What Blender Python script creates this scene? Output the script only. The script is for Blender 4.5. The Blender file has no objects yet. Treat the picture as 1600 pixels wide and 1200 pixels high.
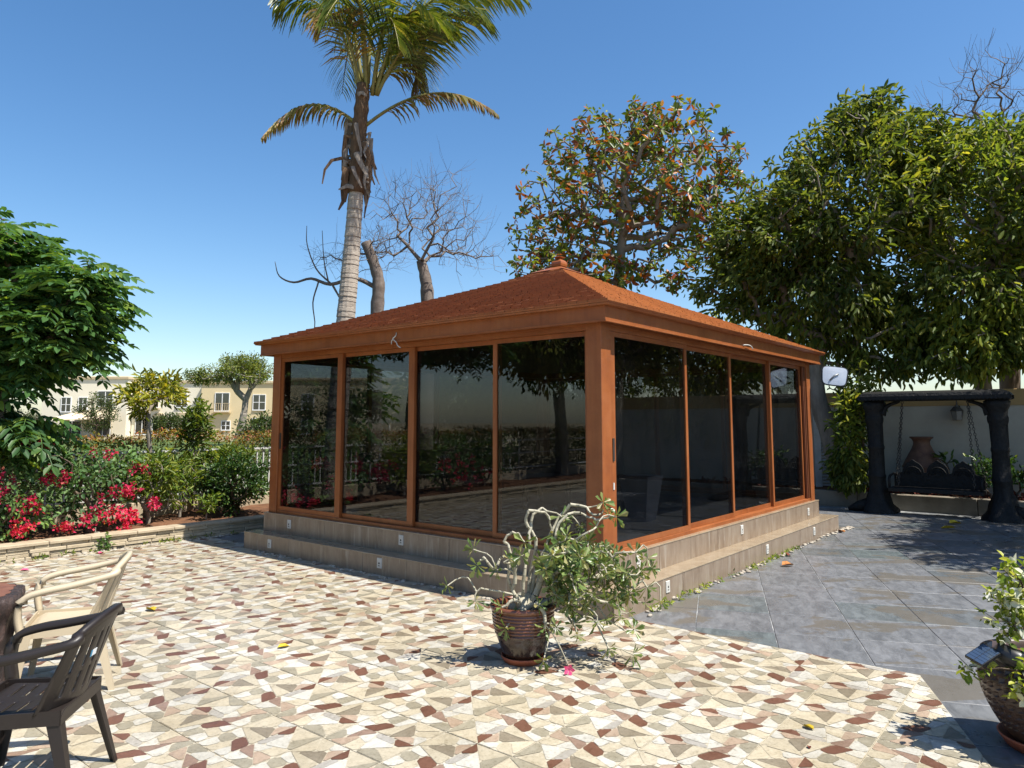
import bpy, math, random
import numpy as np
from mathutils import Matrix, Vector

# ------------------------------------------------------------------ scene, camera, sky, sun
sc = bpy.context.scene
COL = sc.collection
cam_d = bpy.data.cameras.new("camera")
cam = bpy.data.objects.new("camera", cam_d)
COL.objects.link(cam)
sc.camera = cam
cam_d.sensor_width = 36.0
cam_d.lens = 1127.0 / 1600 * 36
cam_d.shift_y = -57.3 / 1600
cam_d.clip_end = 2000
EYE = 1.6
PITCH = 0.1023
cam.location = (0, 0, EYE)
cam.rotation_euler = (math.pi / 2 + PITCH, 0, 0)

SUN = Vector((0.50, -0.28, 1.0)).normalized()          # towards the sun
sun_d = bpy.data.lights.new("sun", 'SUN')
sun_d.energy = 4.6
sun_d.angle = math.radians(0.5)
sun_d.color = (1.0, 0.955, 0.88)
sun = bpy.data.objects.new("sun", sun_d)
COL.objects.link(sun)
sun.rotation_euler = (-SUN).to_track_quat('-Z', 'Y').to_euler()

world = bpy.data.worlds.new("World")
sc.world = world
world.use_nodes = True
wn = world.node_tree
bg = wn.nodes["Background"]
sky = wn.nodes.new("ShaderNodeTexSky")
sky.sky_type = 'NISHITA'
sky.sun_disc = False
sky.sun_elevation = math.asin(SUN.z)
sky.sun_rotation = math.atan2(SUN.x, SUN.y)
sky.air_density = 1.0
sky.dust_density = 0.8
sky.ozone_density = 1.5
bg.inputs['Strength'].default_value = 0.092
hs = wn.nodes.new("ShaderNodeHueSaturation")
hs.inputs['Saturation'].default_value = 1.27
wn.links.new(sky.outputs[0], hs.inputs['Color'])
wn.links.new(hs.outputs[0], bg.inputs[0])

sc.view_settings.view_transform = 'Standard'
sc.view_settings.look = 'None'
sc.view_settings.gamma = 1.0
sc.view_settings.exposure = 1.0
sc.view_settings.use_curve_mapping = False
sc.render.engine = 'CYCLES'
cy = sc.cycles
cy.use_denoising = True
try:
    cy.denoiser = 'OPENIMAGEDENOISE'
except Exception:
    pass
cy.max_bounces = 7
cy.diffuse_bounces = 3
cy.glossy_bounces = 4
cy.transmission_bounces = 4
cy.transparent_max_bounces = 14
cy.caustics_reflective = False
cy.caustics_refractive = False
cy.sample_clamp_indirect = 6.0

# ------------------------------------------------------------------ frames of reference
YAW = 0.6806
GA = math.pi / 2 - YAW                                   # rotation of the garden axes about Z
GU = np.array([math.sin(YAW), math.cos(YAW), 0.0])
GV = np.array([-math.cos(YAW), math.sin(YAW), 0.0])
GC = np.array([0.786, 6.22, 0.0])
def G(a, b, z=0.0):
    return GC + GU * a + GV * b + np.array([0, 0, z])
def toG(p):
    d = np.asarray(p, float) - GC
    return float(d @ GU), float(d @ GV)
def in_frame(p, m=0.06):
    d = np.asarray(p, float) - np.array([0, 0, EYE])
    f = d[1] * math.cos(PITCH) + d[2] * math.sin(PITCH)
    if f < 0.3:
        return False
    up = -d[1] * math.sin(PITCH) + d[2] * math.cos(PITCH)
    x = 0.5 + 1127 * d[0] / f / 1600
    y = (542.7 - 1127 * up / f) / 1200
    return -m < x < 1 + m and -m < y < 1 + m

# ------------------------------------------------------------------ materials
MATS = {}
def newmat(name):
    m = bpy.data.materials.new(name)
    m.use_nodes = True
    nt = m.node_tree
    for n in list(nt.nodes):
        nt.nodes.remove(n)
    out = nt.nodes.new("ShaderNodeOutputMaterial")
    MATS[name] = m
    return m, nt, out
def rgb(c):
    return (c[0], c[1], c[2], 1.0)
def ramp(nt, stops, interp='LINEAR'):
    r = nt.nodes.new("ShaderNodeValToRGB")
    r.color_ramp.interpolation = interp
    e = r.color_ramp.elements
    e[0].position, e[0].color = stops[0][0], rgb(stops[0][1])
    e[1].position, e[1].color = stops[-1][0], rgb(stops[-1][1])
    for p, c in stops[1:-1]:
        k = e.new(p)
        k.color = rgb(c)
    return r
def mixc(nt, fac, a, b, mode='MIX'):
    n = nt.nodes.new("ShaderNodeMix")
    n.data_type = 'RGBA'
    n.blend_type = mode
    for sock, val in ((n.inputs[0], fac), (n.inputs[6], a), (n.inputs[7], b)):
        if hasattr(val, 'is_output'):
            nt.links.new(val, sock)
        elif isinstance(val, (int, float)):
            sock.default_value = val
        else:
            sock.default_value = rgb(val)
    return n.outputs[2]
def noise(nt, scale, detail=4, rough=0.6, vec=None, dist=0.0):
    n = nt.nodes.new("ShaderNodeTexNoise")
    n.inputs['Scale'].default_value = scale
    n.inputs['Detail'].default_value = detail
    n.inputs['Roughness'].default_value = rough
    n.inputs['Distortion'].default_value = dist
    if vec is not None:
        nt.links.new(vec, n.inputs['Vector'])
    return n.outputs['Fac']
def coords(nt, kind='Object', scale=None, rand=False):
    tc = nt.nodes.new("ShaderNodeTexCoord")
    v = tc.outputs[kind]
    if scale is not None:
        mp = nt.nodes.new("ShaderNodeMapping")
        mp.inputs['Scale'].default_value = scale
        nt.links.new(v, mp.inputs[0])
        v = mp.outputs[0]
    if rand:
        oi = nt.nodes.new("ShaderNodeObjectInfo")
        ad = nt.nodes.new("ShaderNodeVectorMath")
        ad.operation = 'MULTIPLY_ADD'
        cmb = nt.nodes.new("ShaderNodeCombineXYZ")
        for i in range(3):
            nt.links.new(oi.outputs['Random'], cmb.inputs[i])
        ad.inputs[1].default_value = (37.0, 53.0, 71.0)
        nt.links.new(cmb.outputs[0], ad.inputs[0])
        nt.links.new(v, ad.inputs[2])
        v = ad.outputs[0]
    return v
def bump(nt, h, strength=0.3, dist=0.01):
    b = nt.nodes.new("ShaderNodeBump")
    b.inputs['Strength'].default_value = strength
    b.inputs['Distance'].default_value = dist
    nt.links.new(h, b.inputs['Height'])
    return b.outputs[0]
def principled(nt, out, col, rough=0.6, spec=0.4, metal=0.0, nrm=None, coat=0.0):
    p = nt.nodes.new("ShaderNodeBsdfPrincipled")
    for sock, val in (('Base Color', col), ('Roughness', rough)):
        if hasattr(val, 'is_output'):
            nt.links.new(val, p.inputs[sock])
        elif isinstance(val, (int, float)):
            p.inputs[sock].default_value = val
        else:
            p.inputs[sock].default_value = rgb(val)
    p.inputs['Specular IOR Level'].default_value = spec
    p.inputs['Metallic'].default_value = metal
    p.inputs['Coat Weight'].default_value = coat
    if nrm is not None:
        nt.links.new(nrm, p.inputs['Normal'])
    nt.links.new(p.outputs[0], out.inputs[0])
    return p
def simple(name, c1, c2=None, scale=6.0, rough=0.6, spec=0.4, metal=0.0, bmp=0.0, bscale=40.0, stretch=None, coat=0.0, rand=True, lo=0.35, hi=0.65, bdist=0.01):
    m, nt, out = newmat(name)
    v = coords(nt, 'Object', stretch, rand)
    col = c1
    if c2 is not None:
        r = ramp(nt, [(lo, c1), (hi, c2)])
        nt.links.new(noise(nt, scale, 5, 0.65, v), r.inputs[0])
        col = r.outputs[0]
    nrm = None
    if bmp > 0:
        nrm = bump(nt, noise(nt, bscale, 4, 0.6, v), bmp, bdist)
    principled(nt, out, col, rough, spec, metal, nrm, coat)
    return m
def leafmat(name, cols, trans=0.35, rough=0.45, spec=0.35, patch=1.1):
    """cols: ramp stops over the random-per-leaf value"""
    m, nt, out = newmat(name)
    geo = nt.nodes.new("ShaderNodeNewGeometry")
    r = ramp(nt, cols)
    nt.links.new(geo.outputs['Random Per Island'], r.inputs[0])
    oi = nt.nodes.new("ShaderNodeObjectInfo")
    hv = nt.nodes.new("ShaderNodeHueSaturation")
    mr = nt.nodes.new("ShaderNodeMapRange")
    mr.inputs[3].default_value = 0.8
    mr.inputs[4].default_value = 1.2
    nt.links.new(oi.outputs['Random'], mr.inputs[0])
    nt.links.new(mr.outputs[0], hv.inputs['Value'])
    nt.links.new(r.outputs[0], hv.inputs['Color'])
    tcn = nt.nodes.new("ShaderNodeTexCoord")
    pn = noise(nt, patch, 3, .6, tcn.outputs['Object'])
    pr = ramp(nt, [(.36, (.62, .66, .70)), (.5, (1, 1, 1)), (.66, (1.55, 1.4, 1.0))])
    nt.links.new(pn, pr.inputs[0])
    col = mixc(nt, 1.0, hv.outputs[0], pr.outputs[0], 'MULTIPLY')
    p = nt.nodes.new("ShaderNodeBsdfPrincipled")
    nt.links.new(col, p.inputs['Base Color'])
    p.inputs['Roughness'].default_value = rough
    p.inputs['Specular IOR Level'].default_value = spec
    t = nt.nodes.new("ShaderNodeBsdfTranslucent")
    tcol = mixc(nt, 1.0, col, (1.25, 1.2, 0.45), 'MULTIPLY')
    nt.links.new(tcol, t.inputs[0])
    mx = nt.nodes.new("ShaderNodeMixShader")
    mx.inputs[0].default_value = trans
    nt.links.new(p.outputs[0], mx.inputs[1])
    nt.links.new(t.outputs[0], mx.inputs[2])
    nt.links.new(mx.outputs[0], out.inputs[0])
    return m

# ------------------------------------------------------------------ object helpers
def link(o, parent=None, mat=None):
    COL.objects.link(o)
    if parent is not None:
        o.parent = parent
    if mat is not None and o.type == 'MESH' and not o.data.materials:
        for mm in (mat if isinstance(mat, (list, tuple)) else [mat]):
            o.data.materials.append(MATS[mm] if isinstance(mm, str) else mm)
    return o
def tag(o, label=None, cat=None, group=None, kind=None):
    if label: o['label'] = label
    if cat: o['category'] = cat
    if group: o['group'] = group
    if kind: o['kind'] = kind
    return o
def empty(name, loc, rz=0.0, label=None, cat=None, group=None):
    o = bpy.data.objects.new(name, None)
    o.empty_display_size = 0.1
    COL.objects.link(o)
    o.location = loc
    o.rotation_euler = (0, 0, rz)
    return tag(o, label, cat, group)
def npmesh(name, V, Fs, smooth=False):
    """V (n,3); Fs list of int arrays (m,k)"""
    me = bpy.data.meshes.new(name)
    V = np.asarray(V, np.float32)
    me.vertices.add(len(V))
    me.vertices.foreach_set("co", V.ravel())
    Fs = [np.asarray(f, np.int32) for f in Fs if len(f)]
    nl = sum(f.size for f in Fs)
    npoly = sum(len(f) for f in Fs)
    me.loops.add(nl)
    me.polygons.add(npoly)
    me.loops.foreach_set("vertex_index", np.concatenate([f.ravel() for f in Fs]))
    tot = np.concatenate([np.full(len(f), f.shape[1], np.int32) for f in Fs])
    st = np.concatenate([[0], np.cumsum(tot)[:-1]]).astype(np.int32)
    me.polygons.foreach_set("loop_start", st)
    if smooth:
        me.polygons.foreach_set("use_smooth", np.ones(npoly, bool))
    me.update(calc_edges=True)
    me.validate()
    return me
def obj(name, me, mat=None, parent=None, loc=None):
    o = bpy.data.objects.new(name, me)
    link(o, parent, mat)
    if loc is not None:
        o.location = loc
    return o
class MB:
    def __init__(s):
        s.v, s.f, s.sm = [], [], []
    def add(s, vs, fs, smooth=False):
        k = len(s.v)
        s.v.extend([tuple(map(float, p)) for p in vs])
        for f in fs:
            s.f.append(tuple(i + k for i in f))
            s.sm.append(smooth)
        return s
    def box(s, x0, x1, y0, y1, z0, z1):
        return s.add([(x0, y0, z0), (x1, y0, z0), (x1, y1, z0), (x0, y1, z0), (x0, y0, z1), (x1, y0, z1), (x1, y1, z1), (x0, y1, z1)],
                     [(0, 3, 2, 1), (4, 5, 6, 7), (0, 1, 5, 4), (1, 2, 6, 5), (2, 3, 7, 6), (3, 0, 4, 7)])
    def bevbox(s, x0, x1, y0, y1, z0, z1, b=0.004):
        """box with chamfered vertical and top edges"""
        def ring(d, z):
            return [(x0 + d, y0 + b, z), (x0 + b, y0 + d, z), (x1 - b, y0 + d, z), (x1 - d, y0 + b, z),
                    (x1 - d, y1 - b, z), (x1 - b, y1 - d, z), (x0 + b, y1 - d, z), (x0 + d, y1 - b, z)]
        vs = ring(0, z0) + ring(0, z1 - b) + ring(b, z1)
        fs = [tuple(range(7, -1, -1)), tuple(range(16, 24))]
        for r in (0, 8):
            for i in range(8):
                j = (i + 1) % 8
                fs.append((r + i, r + j, r + 8 + j, r + 8 + i))
        return s.add(vs, fs)
    def obox(s, c, ax, ay, az):
        """box with centre c and half axis vectors"""
        c, ax, ay, az = (np.asarray(q, float) for q in (c, ax, ay, az))
        vs = [c + i * ax + j * ay + k * az for k in (-1, 1) for i, j in ((-1, -1), (1, -1), (1, 1), (-1, 1))]
        return s.add(vs, [(0, 3, 2, 1), (4, 5, 6, 7), (0, 1, 5, 4), (1, 2, 6, 5), (2, 3, 7, 6), (3, 0, 4, 7)])
    def prism(s, poly, z0, z1):
        n = len(poly)
        vs = [(p[0], p[1], z0) for p in poly] + [(p[0], p[1], z1) for p in poly]
        fs = [tuple(range(n - 1, -1, -1)), tuple(range(n, 2 * n))] + [(i, (i + 1) % n, n + (i + 1) % n, n + i) for i in range(n)]
        return s.add(vs, fs)
    def tube(s, pts, rad, n=8, caps=True, smooth=True, flat=None):
        pts = [np.asarray(p, float) for p in pts]
        m = len(pts)
        if not hasattr(rad, '__len__'):
            rad = [rad] * m
        vs = []
        ref = None
        for i in range(m):
            t = pts[min(i + 1, m - 1)] - pts[max(i - 1, 0)]
            t = t / (np.linalg.norm(t) + 1e-9)
            if ref is None:
                ref = np.array([0, 0, 1.0]) if abs(t[2]) < 0.9 else np.array([1.0, 0, 0])
            a = ref - t * (ref @ t)
            a /= np.linalg.norm(a) + 1e-9
            b = np.cross(t, a)
            ref = a
            ka, kb = (1, 1) if flat is None else flat
            for k in range(n):
                w = 2 * math.pi * k / n
                vs.append(pts[i] + rad[i] * (ka * math.cos(w) * a + kb * math.sin(w) * b))
        fs = []
        for i in range(m - 1):
            for k in range(n):
                j = (k + 1) % n
                fs.append((i * n + k, i * n + j, (i + 1) * n + j, (i + 1) * n + k))
        if caps:
            fs.append(tuple(range(n - 1, -1, -1)))
            fs.append(tuple(range((m - 1) * n, m * n)))
        return s.add(vs, fs, smooth)
    def lathe(s, prof, n=24, c=(0, 0, 0), smooth=True, a0=0.0, wob=None):
        vs, fs = [], []
        for i, (r, z) in enumerate(prof):
            for k in range(n):
                w = a0 + 2 * math.pi * k / n
                rr = r * (wob(w, z) if wob else 1)
                vs.append((c[0] + rr * math.cos(w), c[1] + rr * math.sin(w), c[2] + z))
        for i in range(len(prof) - 1):
            for k in range(n):
                j = (k + 1) % n
                fs.append((i * n + k, i * n + j, (i + 1) * n + j, (i + 1) * n + k))
        s.add(vs, fs, smooth)
        return s
    def disc(s, r, z, n=24, c=(0, 0, 0), a0=0.0):
        return s.add([(c[0] + r * math.cos(a0 + 2 * math.pi * k / n), c[1] + r * math.sin(a0 + 2 * math.pi * k / n), c[2] + z) for k in range(n)], [tuple(range(n))])
    def mesh(s, name):
        me = bpy.data.meshes.new(name)
        me.from_pydata(s.v, [], s.f)
        me.polygons.foreach_set("use_smooth", s.sm)
        me.update()
        return me
    def build(s, name, mat=None, parent=None, loc=None):
        return obj(name, s.mesh(name), mat, parent, loc)

# leaves --------------------------------------------------------------------
LEAF4 = (np.array([(0, 0, 0), (.5, .5, .10), (1, 0, -.10), (.5, -.5, .10)]), np.array([(0, 2, 1), (0, 3, 2)]))
LEAF6 = (np.array([(0, 0, 0), (.28, .42, .10), (.68, .40, .06), (1, 0, -.14), (.68, -.40, .06), (.28, -.42, .10)]), np.array([(0, 3, 2, 1), (0, 5, 4, 3)]))
SPOON = (np.array([(0, 0, 0), (.35, .16, .03), (.78, .46, .05), (1, 0, -.05), (.78, -.46, .05), (.35, -.16, .03)]), np.array([(0, 3, 2, 1), (0, 5, 4, 3)]))
def frames(d, n):
    d = d / (np.linalg.norm(d, axis=1, keepdims=True) + 1e-9)
    z = n - d * np.sum(n * d, axis=1, keepdims=True)
    z = z / (np.linalg.norm(z, axis=1, keepdims=True) + 1e-9)
    y = np.cross(z, d)
    return np.stack([d, y, z], axis=2)
def scatter(tpl, P, R, S, width=0.4):
    """template in unit length; S (N,) length; width = width/length"""
    T = tpl[0] * np.array([1, width, 1])
    V = np.einsum('nij,kj->nki', R, T) * np.asarray(S)[:, None, None] + P[:, None, :]
    k = len(T)
    F = tpl[1][None] + (np.arange(len(P)) * k)[:, None, None]
    return V.reshape(-1, 3), F.reshape(-1, tpl[1].shape[1])
def rdir(rng, n):
    v = rng.normal(size=(n, 3))
    return v / np.linalg.norm(v, axis=1, keepdims=True)
def leaves_at(name, centers, per, spread, length, width, mat, parent, rng, droop=0.3, tpl=LEAF4, upn=0.8, outward=None, kind='stuff', out_w=0.8):
    C = np.repeat(np.asarray(centers), per, axis=0)
    N = len(C)
    off = rdir(rng, N) * (rng.random((N, 1)) ** 0.5) * spread
    P = C + off
    d = rdir(rng, N) + off / (spread + 1e-6) * 0.6
    if outward is not None:
        o = P - np.asarray(outward)
        d = d + out_w * o / (np.linalg.norm(o, axis=1, keepdims=True) + 1e-6)
    d[:, 2] -= droop
    n = rdir(rng, N) * 0.7
    n[:, 2] += upn
    S = length * rng.uniform(0.65, 1.2, N)
    V, F = scatter(tpl, P, frames(d, n), S, width)
    o = obj(name, npmesh(name, V, [F]), mat, parent)
    if kind:
        o['kind'] = kind
    return o
# branching skeleton -------------------------------------------------------
def skeleton(trunk, targets, rng, seg=0.35, bf=0.35, jit=0.05, bow=0.12, first=0, lift=0.1):
    nodes = [np.asarray(p, float) for p in trunk]
    par = [-1] + list(range(len(trunk) - 1))
    path = [0.0]
    for i in range(1, len(trunk)):
        path.append(path[-1] + np.linalg.norm(nodes[i] - nodes[i - 1]))
    nt0 = len(trunk)
    tg = np.asarray(targets, float)
    tg = tg[np.argsort(np.linalg.norm(tg - nodes[-1], axis=1))]
    A = np.zeros((nt0 + len(tg) * 40, 3))
    A[:nt0] = nodes
    PL = np.zeros(len(A))
    PL[:nt0] = path
    cnt = nt0
    tips = []
    for t in tg:
        d = np.linalg.norm(A[first:cnt] - t, axis=1)
        j = first + int(np.argmin(d + bf * PL[first:cnt]))
        dist = np.linalg.norm(t - A[j])
        m = min(38, max(1, int(math.ceil(dist / seg))))
        bv = rng.normal(size=3) * bow * dist
        bv[2] += lift * dist
        p0 = A[j].copy()
        prev = j
        for k in range(1, m + 1):
            w = k / m
            q = p0 + (t - p0) * w + bv * math.sin(math.pi * w) * 0.8 + (rng.normal(size=3) * jit * seg if k < m else 0)
            A[cnt] = q
            par.append(prev)
            PL[cnt] = PL[prev] + np.linalg.norm(q - A[prev])
            prev = cnt
            cnt += 1
        tips.append(prev)
    return A[:cnt], np.array(par), tips, nt0
def radii(A, par, tips, rtip, power=0.5):
    c = np.zeros(len(A))
    for t in tips:
        c[t] += 1
    for i in range(len(A) - 1, 0, -1):
        c[par[i]] += c[i]
    return rtip * np.maximum(c, 1) ** power
def edges_mesh(name, A, par, rad, i0, nside=5, thin=0.012):
    Vs, Fs, off = [], [], 0
    idx = np.arange(max(1, i0), len(A))
    for sel, ns in ((idx[rad[idx] >= thin], nside), (idx[rad[idx] < thin], 3)):
        if not len(sel):
            continue
        p1, p0 = A[sel], A[par[sel]]
        r1, r0 = rad[sel], np.minimum(rad[par[sel]], rad[sel] * 1.35)
        t = p1 - p0
        t = t / (np.linalg.norm(t, axis=1, keepdims=True) + 1e-9)
        ref = np.where(np.abs(t[:, 2:3]) < 0.9, np.array([[0, 0, 1.0]]), np.array([[1.0, 0, 0]]))
        a = np.cross(t, ref)
        a /= np.linalg.norm(a, axis=1, keepdims=True) + 1e-9
        b = np.cross(t, a)
        w = 2 * math.pi * np.arange(ns) / ns
        ring = a[:, None, :] * np.cos(w)[None, :, None] + b[:, None, :] * np.sin(w)[None, :, None]
        V = np.concatenate([p0[:, None] + ring * r0[:, None, None], p1[:, None] + ring * r1[:, None, None]], axis=1)
        k = np.arange(ns)
        f = np.stack([k, (k + 1) % ns, (k + 1) % ns + ns, k + ns], axis=1)
        F = f[None] + (np.arange(len(sel)) * 2 * ns)[:, None, None] + off
        Vs.append(V.reshape(-1, 3))
        Fs.append(F.reshape(-1, 4))
        off += len(sel) * 2 * ns
    return npmesh(name, np.concatenate(Vs), Fs, True)
def ell(rng, n, c, r, shell=0.55):
    """points in an ellipsoid, pushed towards its outside"""
    d = rdir(rng, n)
    k = (shell + (1 - shell) * rng.random((n, 1))) if shell > 0 else rng.random((n, 1)) ** (1 / 3)
    return np.asarray(c) + d * k * np.asarray(r)
def smooth_path(pts, n):
    """Catmull-Rom through pts"""
    P = [np.asarray(p, float) for p in pts]
    P = [2 * P[0] - P[1]] + P + [2 * P[-1] - P[-2]]
    out = []
    for i in range(1, len(P) - 2):
        for k in range(n):
            t = k / n
            a, b, c, d = P[i - 1], P[i], P[i + 1], P[i + 2]
            out.append(0.5 * (2 * b + (c - a) * t + (2 * a - 5 * b + 4 * c - d) * t * t + (3 * b - a - 3 * c + d) * t ** 3))
    out.append(P[-2])
    return out

# ------------------------------------------------------------------ material library
m, nt, out = newmat("paint")
v = coords(nt, 'Object', None, True)
vst = coords(nt, 'Object', (14, 14, .7), True)
r = ramp(nt, [(.36, (.215, .062, .017)), (.5, (.26, .079, .022)), (.66, (.30, .100, .031))])
nt.links.new(noise(nt, 1.6, 6, .7, v), r.inputs[0])
dr_ = ramp(nt, [(.38, (.90, .89, .88)), (.52, (1, 1, 1)), (.70, (1.05, 1.05, 1.06))])
nt.links.new(noise(nt, 1.5, 5, .65, vst), dr_.inputs[0])
c = mixc(nt, 1.0, r.outputs[0], dr_.outputs[0], 'MULTIPLY')
gr = ramp(nt, [(.55, (0, 0, 0)), (.75, (.22, .22, .22))])
nt.links.new(noise(nt, 9, 7, .75, v), gr.inputs[0])
c = mixc(nt, gr.outputs[0], c, (.24, .13, .07))
rg = ramp(nt, [(.35, (.32, .32, .32)), (.65, (.50, .50, .50))])
nt.links.new(noise(nt, 5, 5, .7, v), rg.inputs[0])
principled(nt, out, c, rg.outputs[0], .45, nrm=bump(nt, noise(nt, 90, 4, .6, vst), .10, .003))
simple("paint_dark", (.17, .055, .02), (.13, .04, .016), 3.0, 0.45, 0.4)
simple("ceiling_wood", (.10, .05, .025), (.07, .035, .02), 4.0, .6, .3)
simple("alu_dark", (.03, .028, .026), (.045, .04, .036), 8.0, .5, .4)
m, nt, out = newmat("shingle")
v = coords(nt, 'Object')
geo = nt.nodes.new("ShaderNodeNewGeometry")
r = ramp(nt, [(0, (.235, .073, .019)), (.5, (.285, .092, .024)), (1, (.345, .118, .032))])
nt.links.new(geo.outputs['Random Per Island'], r.inputs[0])
nz = noise(nt, 1.3, 4, .6, v)
c = mixc(nt, nz, r.outputs[0], (.27, .088, .023))
principled(nt, out, c, .55, .35, nrm=bump(nt, noise(nt, 120, 3, .6, v), .25, .004))

def glassmat(name, tint, f0):
    m, nt, out = newmat(name)
    lw = nt.nodes.new("ShaderNodeLayerWeight")
    lw.inputs[0].default_value = 0.5
    pw = nt.nodes.new("ShaderNodeMath"); pw.operation = 'POWER'
    nt.links.new(lw.outputs['Facing'], pw.inputs[0]); pw.inputs[1].default_value = 3.4
    ma = nt.nodes.new("ShaderNodeMath"); ma.operation = 'MULTIPLY_ADD'
    nt.links.new(pw.outputs[0], ma.inputs[0]); ma.inputs[1].default_value = 0.36; ma.inputs[2].default_value = f0
    tr = nt.nodes.new("ShaderNodeBsdfTransparent"); tr.inputs[0].default_value = rgb(tint)
    gl = nt.nodes.new("ShaderNodeBsdfGlossy"); gl.inputs['Roughness'].default_value = 0.0
    gl.inputs[0].default_value = (.92, .95, 1, 1)
    mx = nt.nodes.new("ShaderNodeMixShader")
    nt.links.new(ma.outputs[0], mx.inputs[0]); nt.links.new(tr.outputs[0], mx.inputs[1]); nt.links.new(gl.outputs[0], mx.inputs[2])
    df = nt.nodes.new("ShaderNodeBsdfDiffuse"); df.inputs[0].default_value = (.42, .39, .34, 1)
    tcg = nt.nodes.new("ShaderNodeTexCoord")
    mpg = nt.nodes.new("ShaderNodeMapping"); mpg.inputs['Scale'].default_value = (2.2, 2.2, .8)
    nt.links.new(tcg.outputs['Object'], mpg.inputs[0])
    dr2 = ramp(nt, [(.42, (.0006, .0006, .0006)), (.75, (.007, .007, .007))])
    nt.links.new(noise(nt, 3.0, 7, .75, mpg.outputs[0], .3), dr2.inputs[0])
    mx2 = nt.nodes.new("ShaderNodeMixShader")
    nt.links.new(dr2.outputs[0], mx2.inputs[0]); nt.links.new(mx.outputs[0], mx2.inputs[1]); nt.links.new(df.outputs[0], mx2.inputs[2])
    nt.links.new(mx2.outputs[0], out.inputs[0])
glassmat("tinted_glass", (.53, .54, .55), .048)
glassmat("window_glass", (.30, .34, .38), .12)

# porcelain cladding of the plinth
m, nt, out = newmat("cladding")
v = coords(nt, 'Object', (1, 1, .35), True)
r = ramp(nt, [(.3, (.165, .118, .082)), (.5, (.225, .170, .122)), (.7, (.275, .220, .165))])
nt.links.new(noise(nt, 7, 6, .7, v, .3), r.inputs[0])
v2 = coords(nt, 'Object', (9, 9, .8), True)
st = ramp(nt, [(.56, (0, 0, 0)), (.72, (1, 1, 1))])
nt.links.new(noise(nt, 3, 4, .6, v2), st.inputs[0])
c = mixc(nt, st.outputs[0], r.outputs[0], (.33, .285, .23))
principled(nt, out, c, .3, .45, nrm=bump(nt, noise(nt, 60, 4, .6, v), .08, .003))
m, nt, out = newmat("tread")
v = coords(nt, 'Object', None, True)
r = ramp(nt, [(.3, (.235, .175, .115)), (.55, (.30, .235, .16)), (.75, (.36, .295, .215))])
nt.links.new(noise(nt, 5, 6, .7, v, .5), r.inputs[0])
principled(nt, out, r.outputs[0], .18, .5, nrm=bump(nt, noise(nt, 30, 4, .6, v), .04, .003))
simple("joint", (.36, .33, .29), (.25, .22, .19), 12, .9, .2)

# patio tiles: colour of each printed stone comes from a face attribute, grain from noise
m, nt, out = newmat("patio_tile")
at = nt.nodes.new("ShaderNodeAttribute"); at.attribute_name = "stone"
v = coords(nt, 'Object', None, True)
geo = nt.nodes.new("ShaderNodeNewGeometry")
n1 = noise(nt, 26, 6, .75, v, .6)
n2 = noise(nt, 75, 5, .8, v)
k = mixc(nt, .5, n1, n2)
rr = ramp(nt, [(.37, (.60, .57, .52)), (.46, (.92, .91, .89)), (.56, (1.05, 1.04, 1.03)), (.66, (1.24, 1.22, 1.18))])
nt.links.new(k, rr.inputs[0])
c = mixc(nt, 1.0, at.outputs['Color'], rr.outputs[0], 'MULTIPLY')
oi = nt.nodes.new("ShaderNodeObjectInfo")
mr = nt.nodes.new("ShaderNodeMapRange"); mr.inputs[3].default_value = .9; mr.inputs[4].default_value = 1.04
nt.links.new(oi.outputs['Random'], mr.inputs[0])
hs = nt.nodes.new("ShaderNodeHueSaturation")
nt.links.new(mr.outputs[0], hs.inputs['Value']); nt.links.new(c, hs.inputs['Color'])
vw = coords(nt, 'Object')
gp = nt.nodes.new("ShaderNodeNewGeometry")
dn = ramp(nt, [(.44, (1, 1, 1)), (.60, (.86, .83, .77)), (.74, (.68, .64, .56))])
nt.links.new(noise(nt, .9, 6, .7, gp.outputs['Position']), dn.inputs[0])
c = mixc(nt, 1.0, hs.outputs[0], dn.outputs[0], 'MULTIPLY')
rg = ramp(nt, [(.3, (.32, .32, .32)), (.7, (.5, .5, .5))])
nt.links.new(n1, rg.inputs[0])
principled(nt, out, c, rg.outputs[0], .42, nrm=bump(nt, n1, .18, .004))
simple("patio_grout", (.46, .42, .34), (.30, .26, .18), 5, .85, .25)

# slate
m, nt, out = newmat("slate")
v = coords(nt, 'Object', (1, 2.6, 1), True)
vs = coords(nt, 'Object', None, True)
oi = nt.nodes.new("ShaderNodeObjectInfo")
base = ramp(nt, [(0, (.088, .099, .104)), (.25, (.122, .127, .134)), (.85, (.142, .146, .155)), (1, (.094, .112, .114))])
nt.links.new(oi.outputs['Random'], base.inputs[0])
streak = ramp(nt, [(.38, (.78, .78, .78)), (.62, (1.3, 1.29, 1.27))])
nt.links.new(noise(nt, 5, 7, .72, v, .5), streak.inputs[0])
c = mixc(nt, 1.0, base.outputs[0], streak.outputs[0], 'MULTIPLY')
geo = nt.nodes.new("ShaderNodeNewGeometry")
sm = ramp(nt, [(.545, (0, 0, 0)), (.575, (.85, .85, .85))])
mp = nt.nodes.new("ShaderNodeMapping"); mp.inputs['Rotation'].default_value = (0, 0, 1.25); mp.inputs['Scale'].default_value = (1, 1.8, 1)
nt.links.new(geo.outputs['Position'], mp.inputs[0])
nt.links.new(noise(nt, 1.25, 5, .6, mp.outputs[0], .4), sm.inputs[0])
c = mixc(nt, sm.outputs[0], c, (.118, .106, .088))
wh = ramp(nt, [(.66, (0, 0, 0)), (.76, (.55, .55, .55))])
nt.links.new(noise(nt, 9, 7, .75, mp.outputs[0], .3), wh.inputs[0])
c = mixc(nt, wh.outputs[0], c, (.36, .36, .36))
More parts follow.
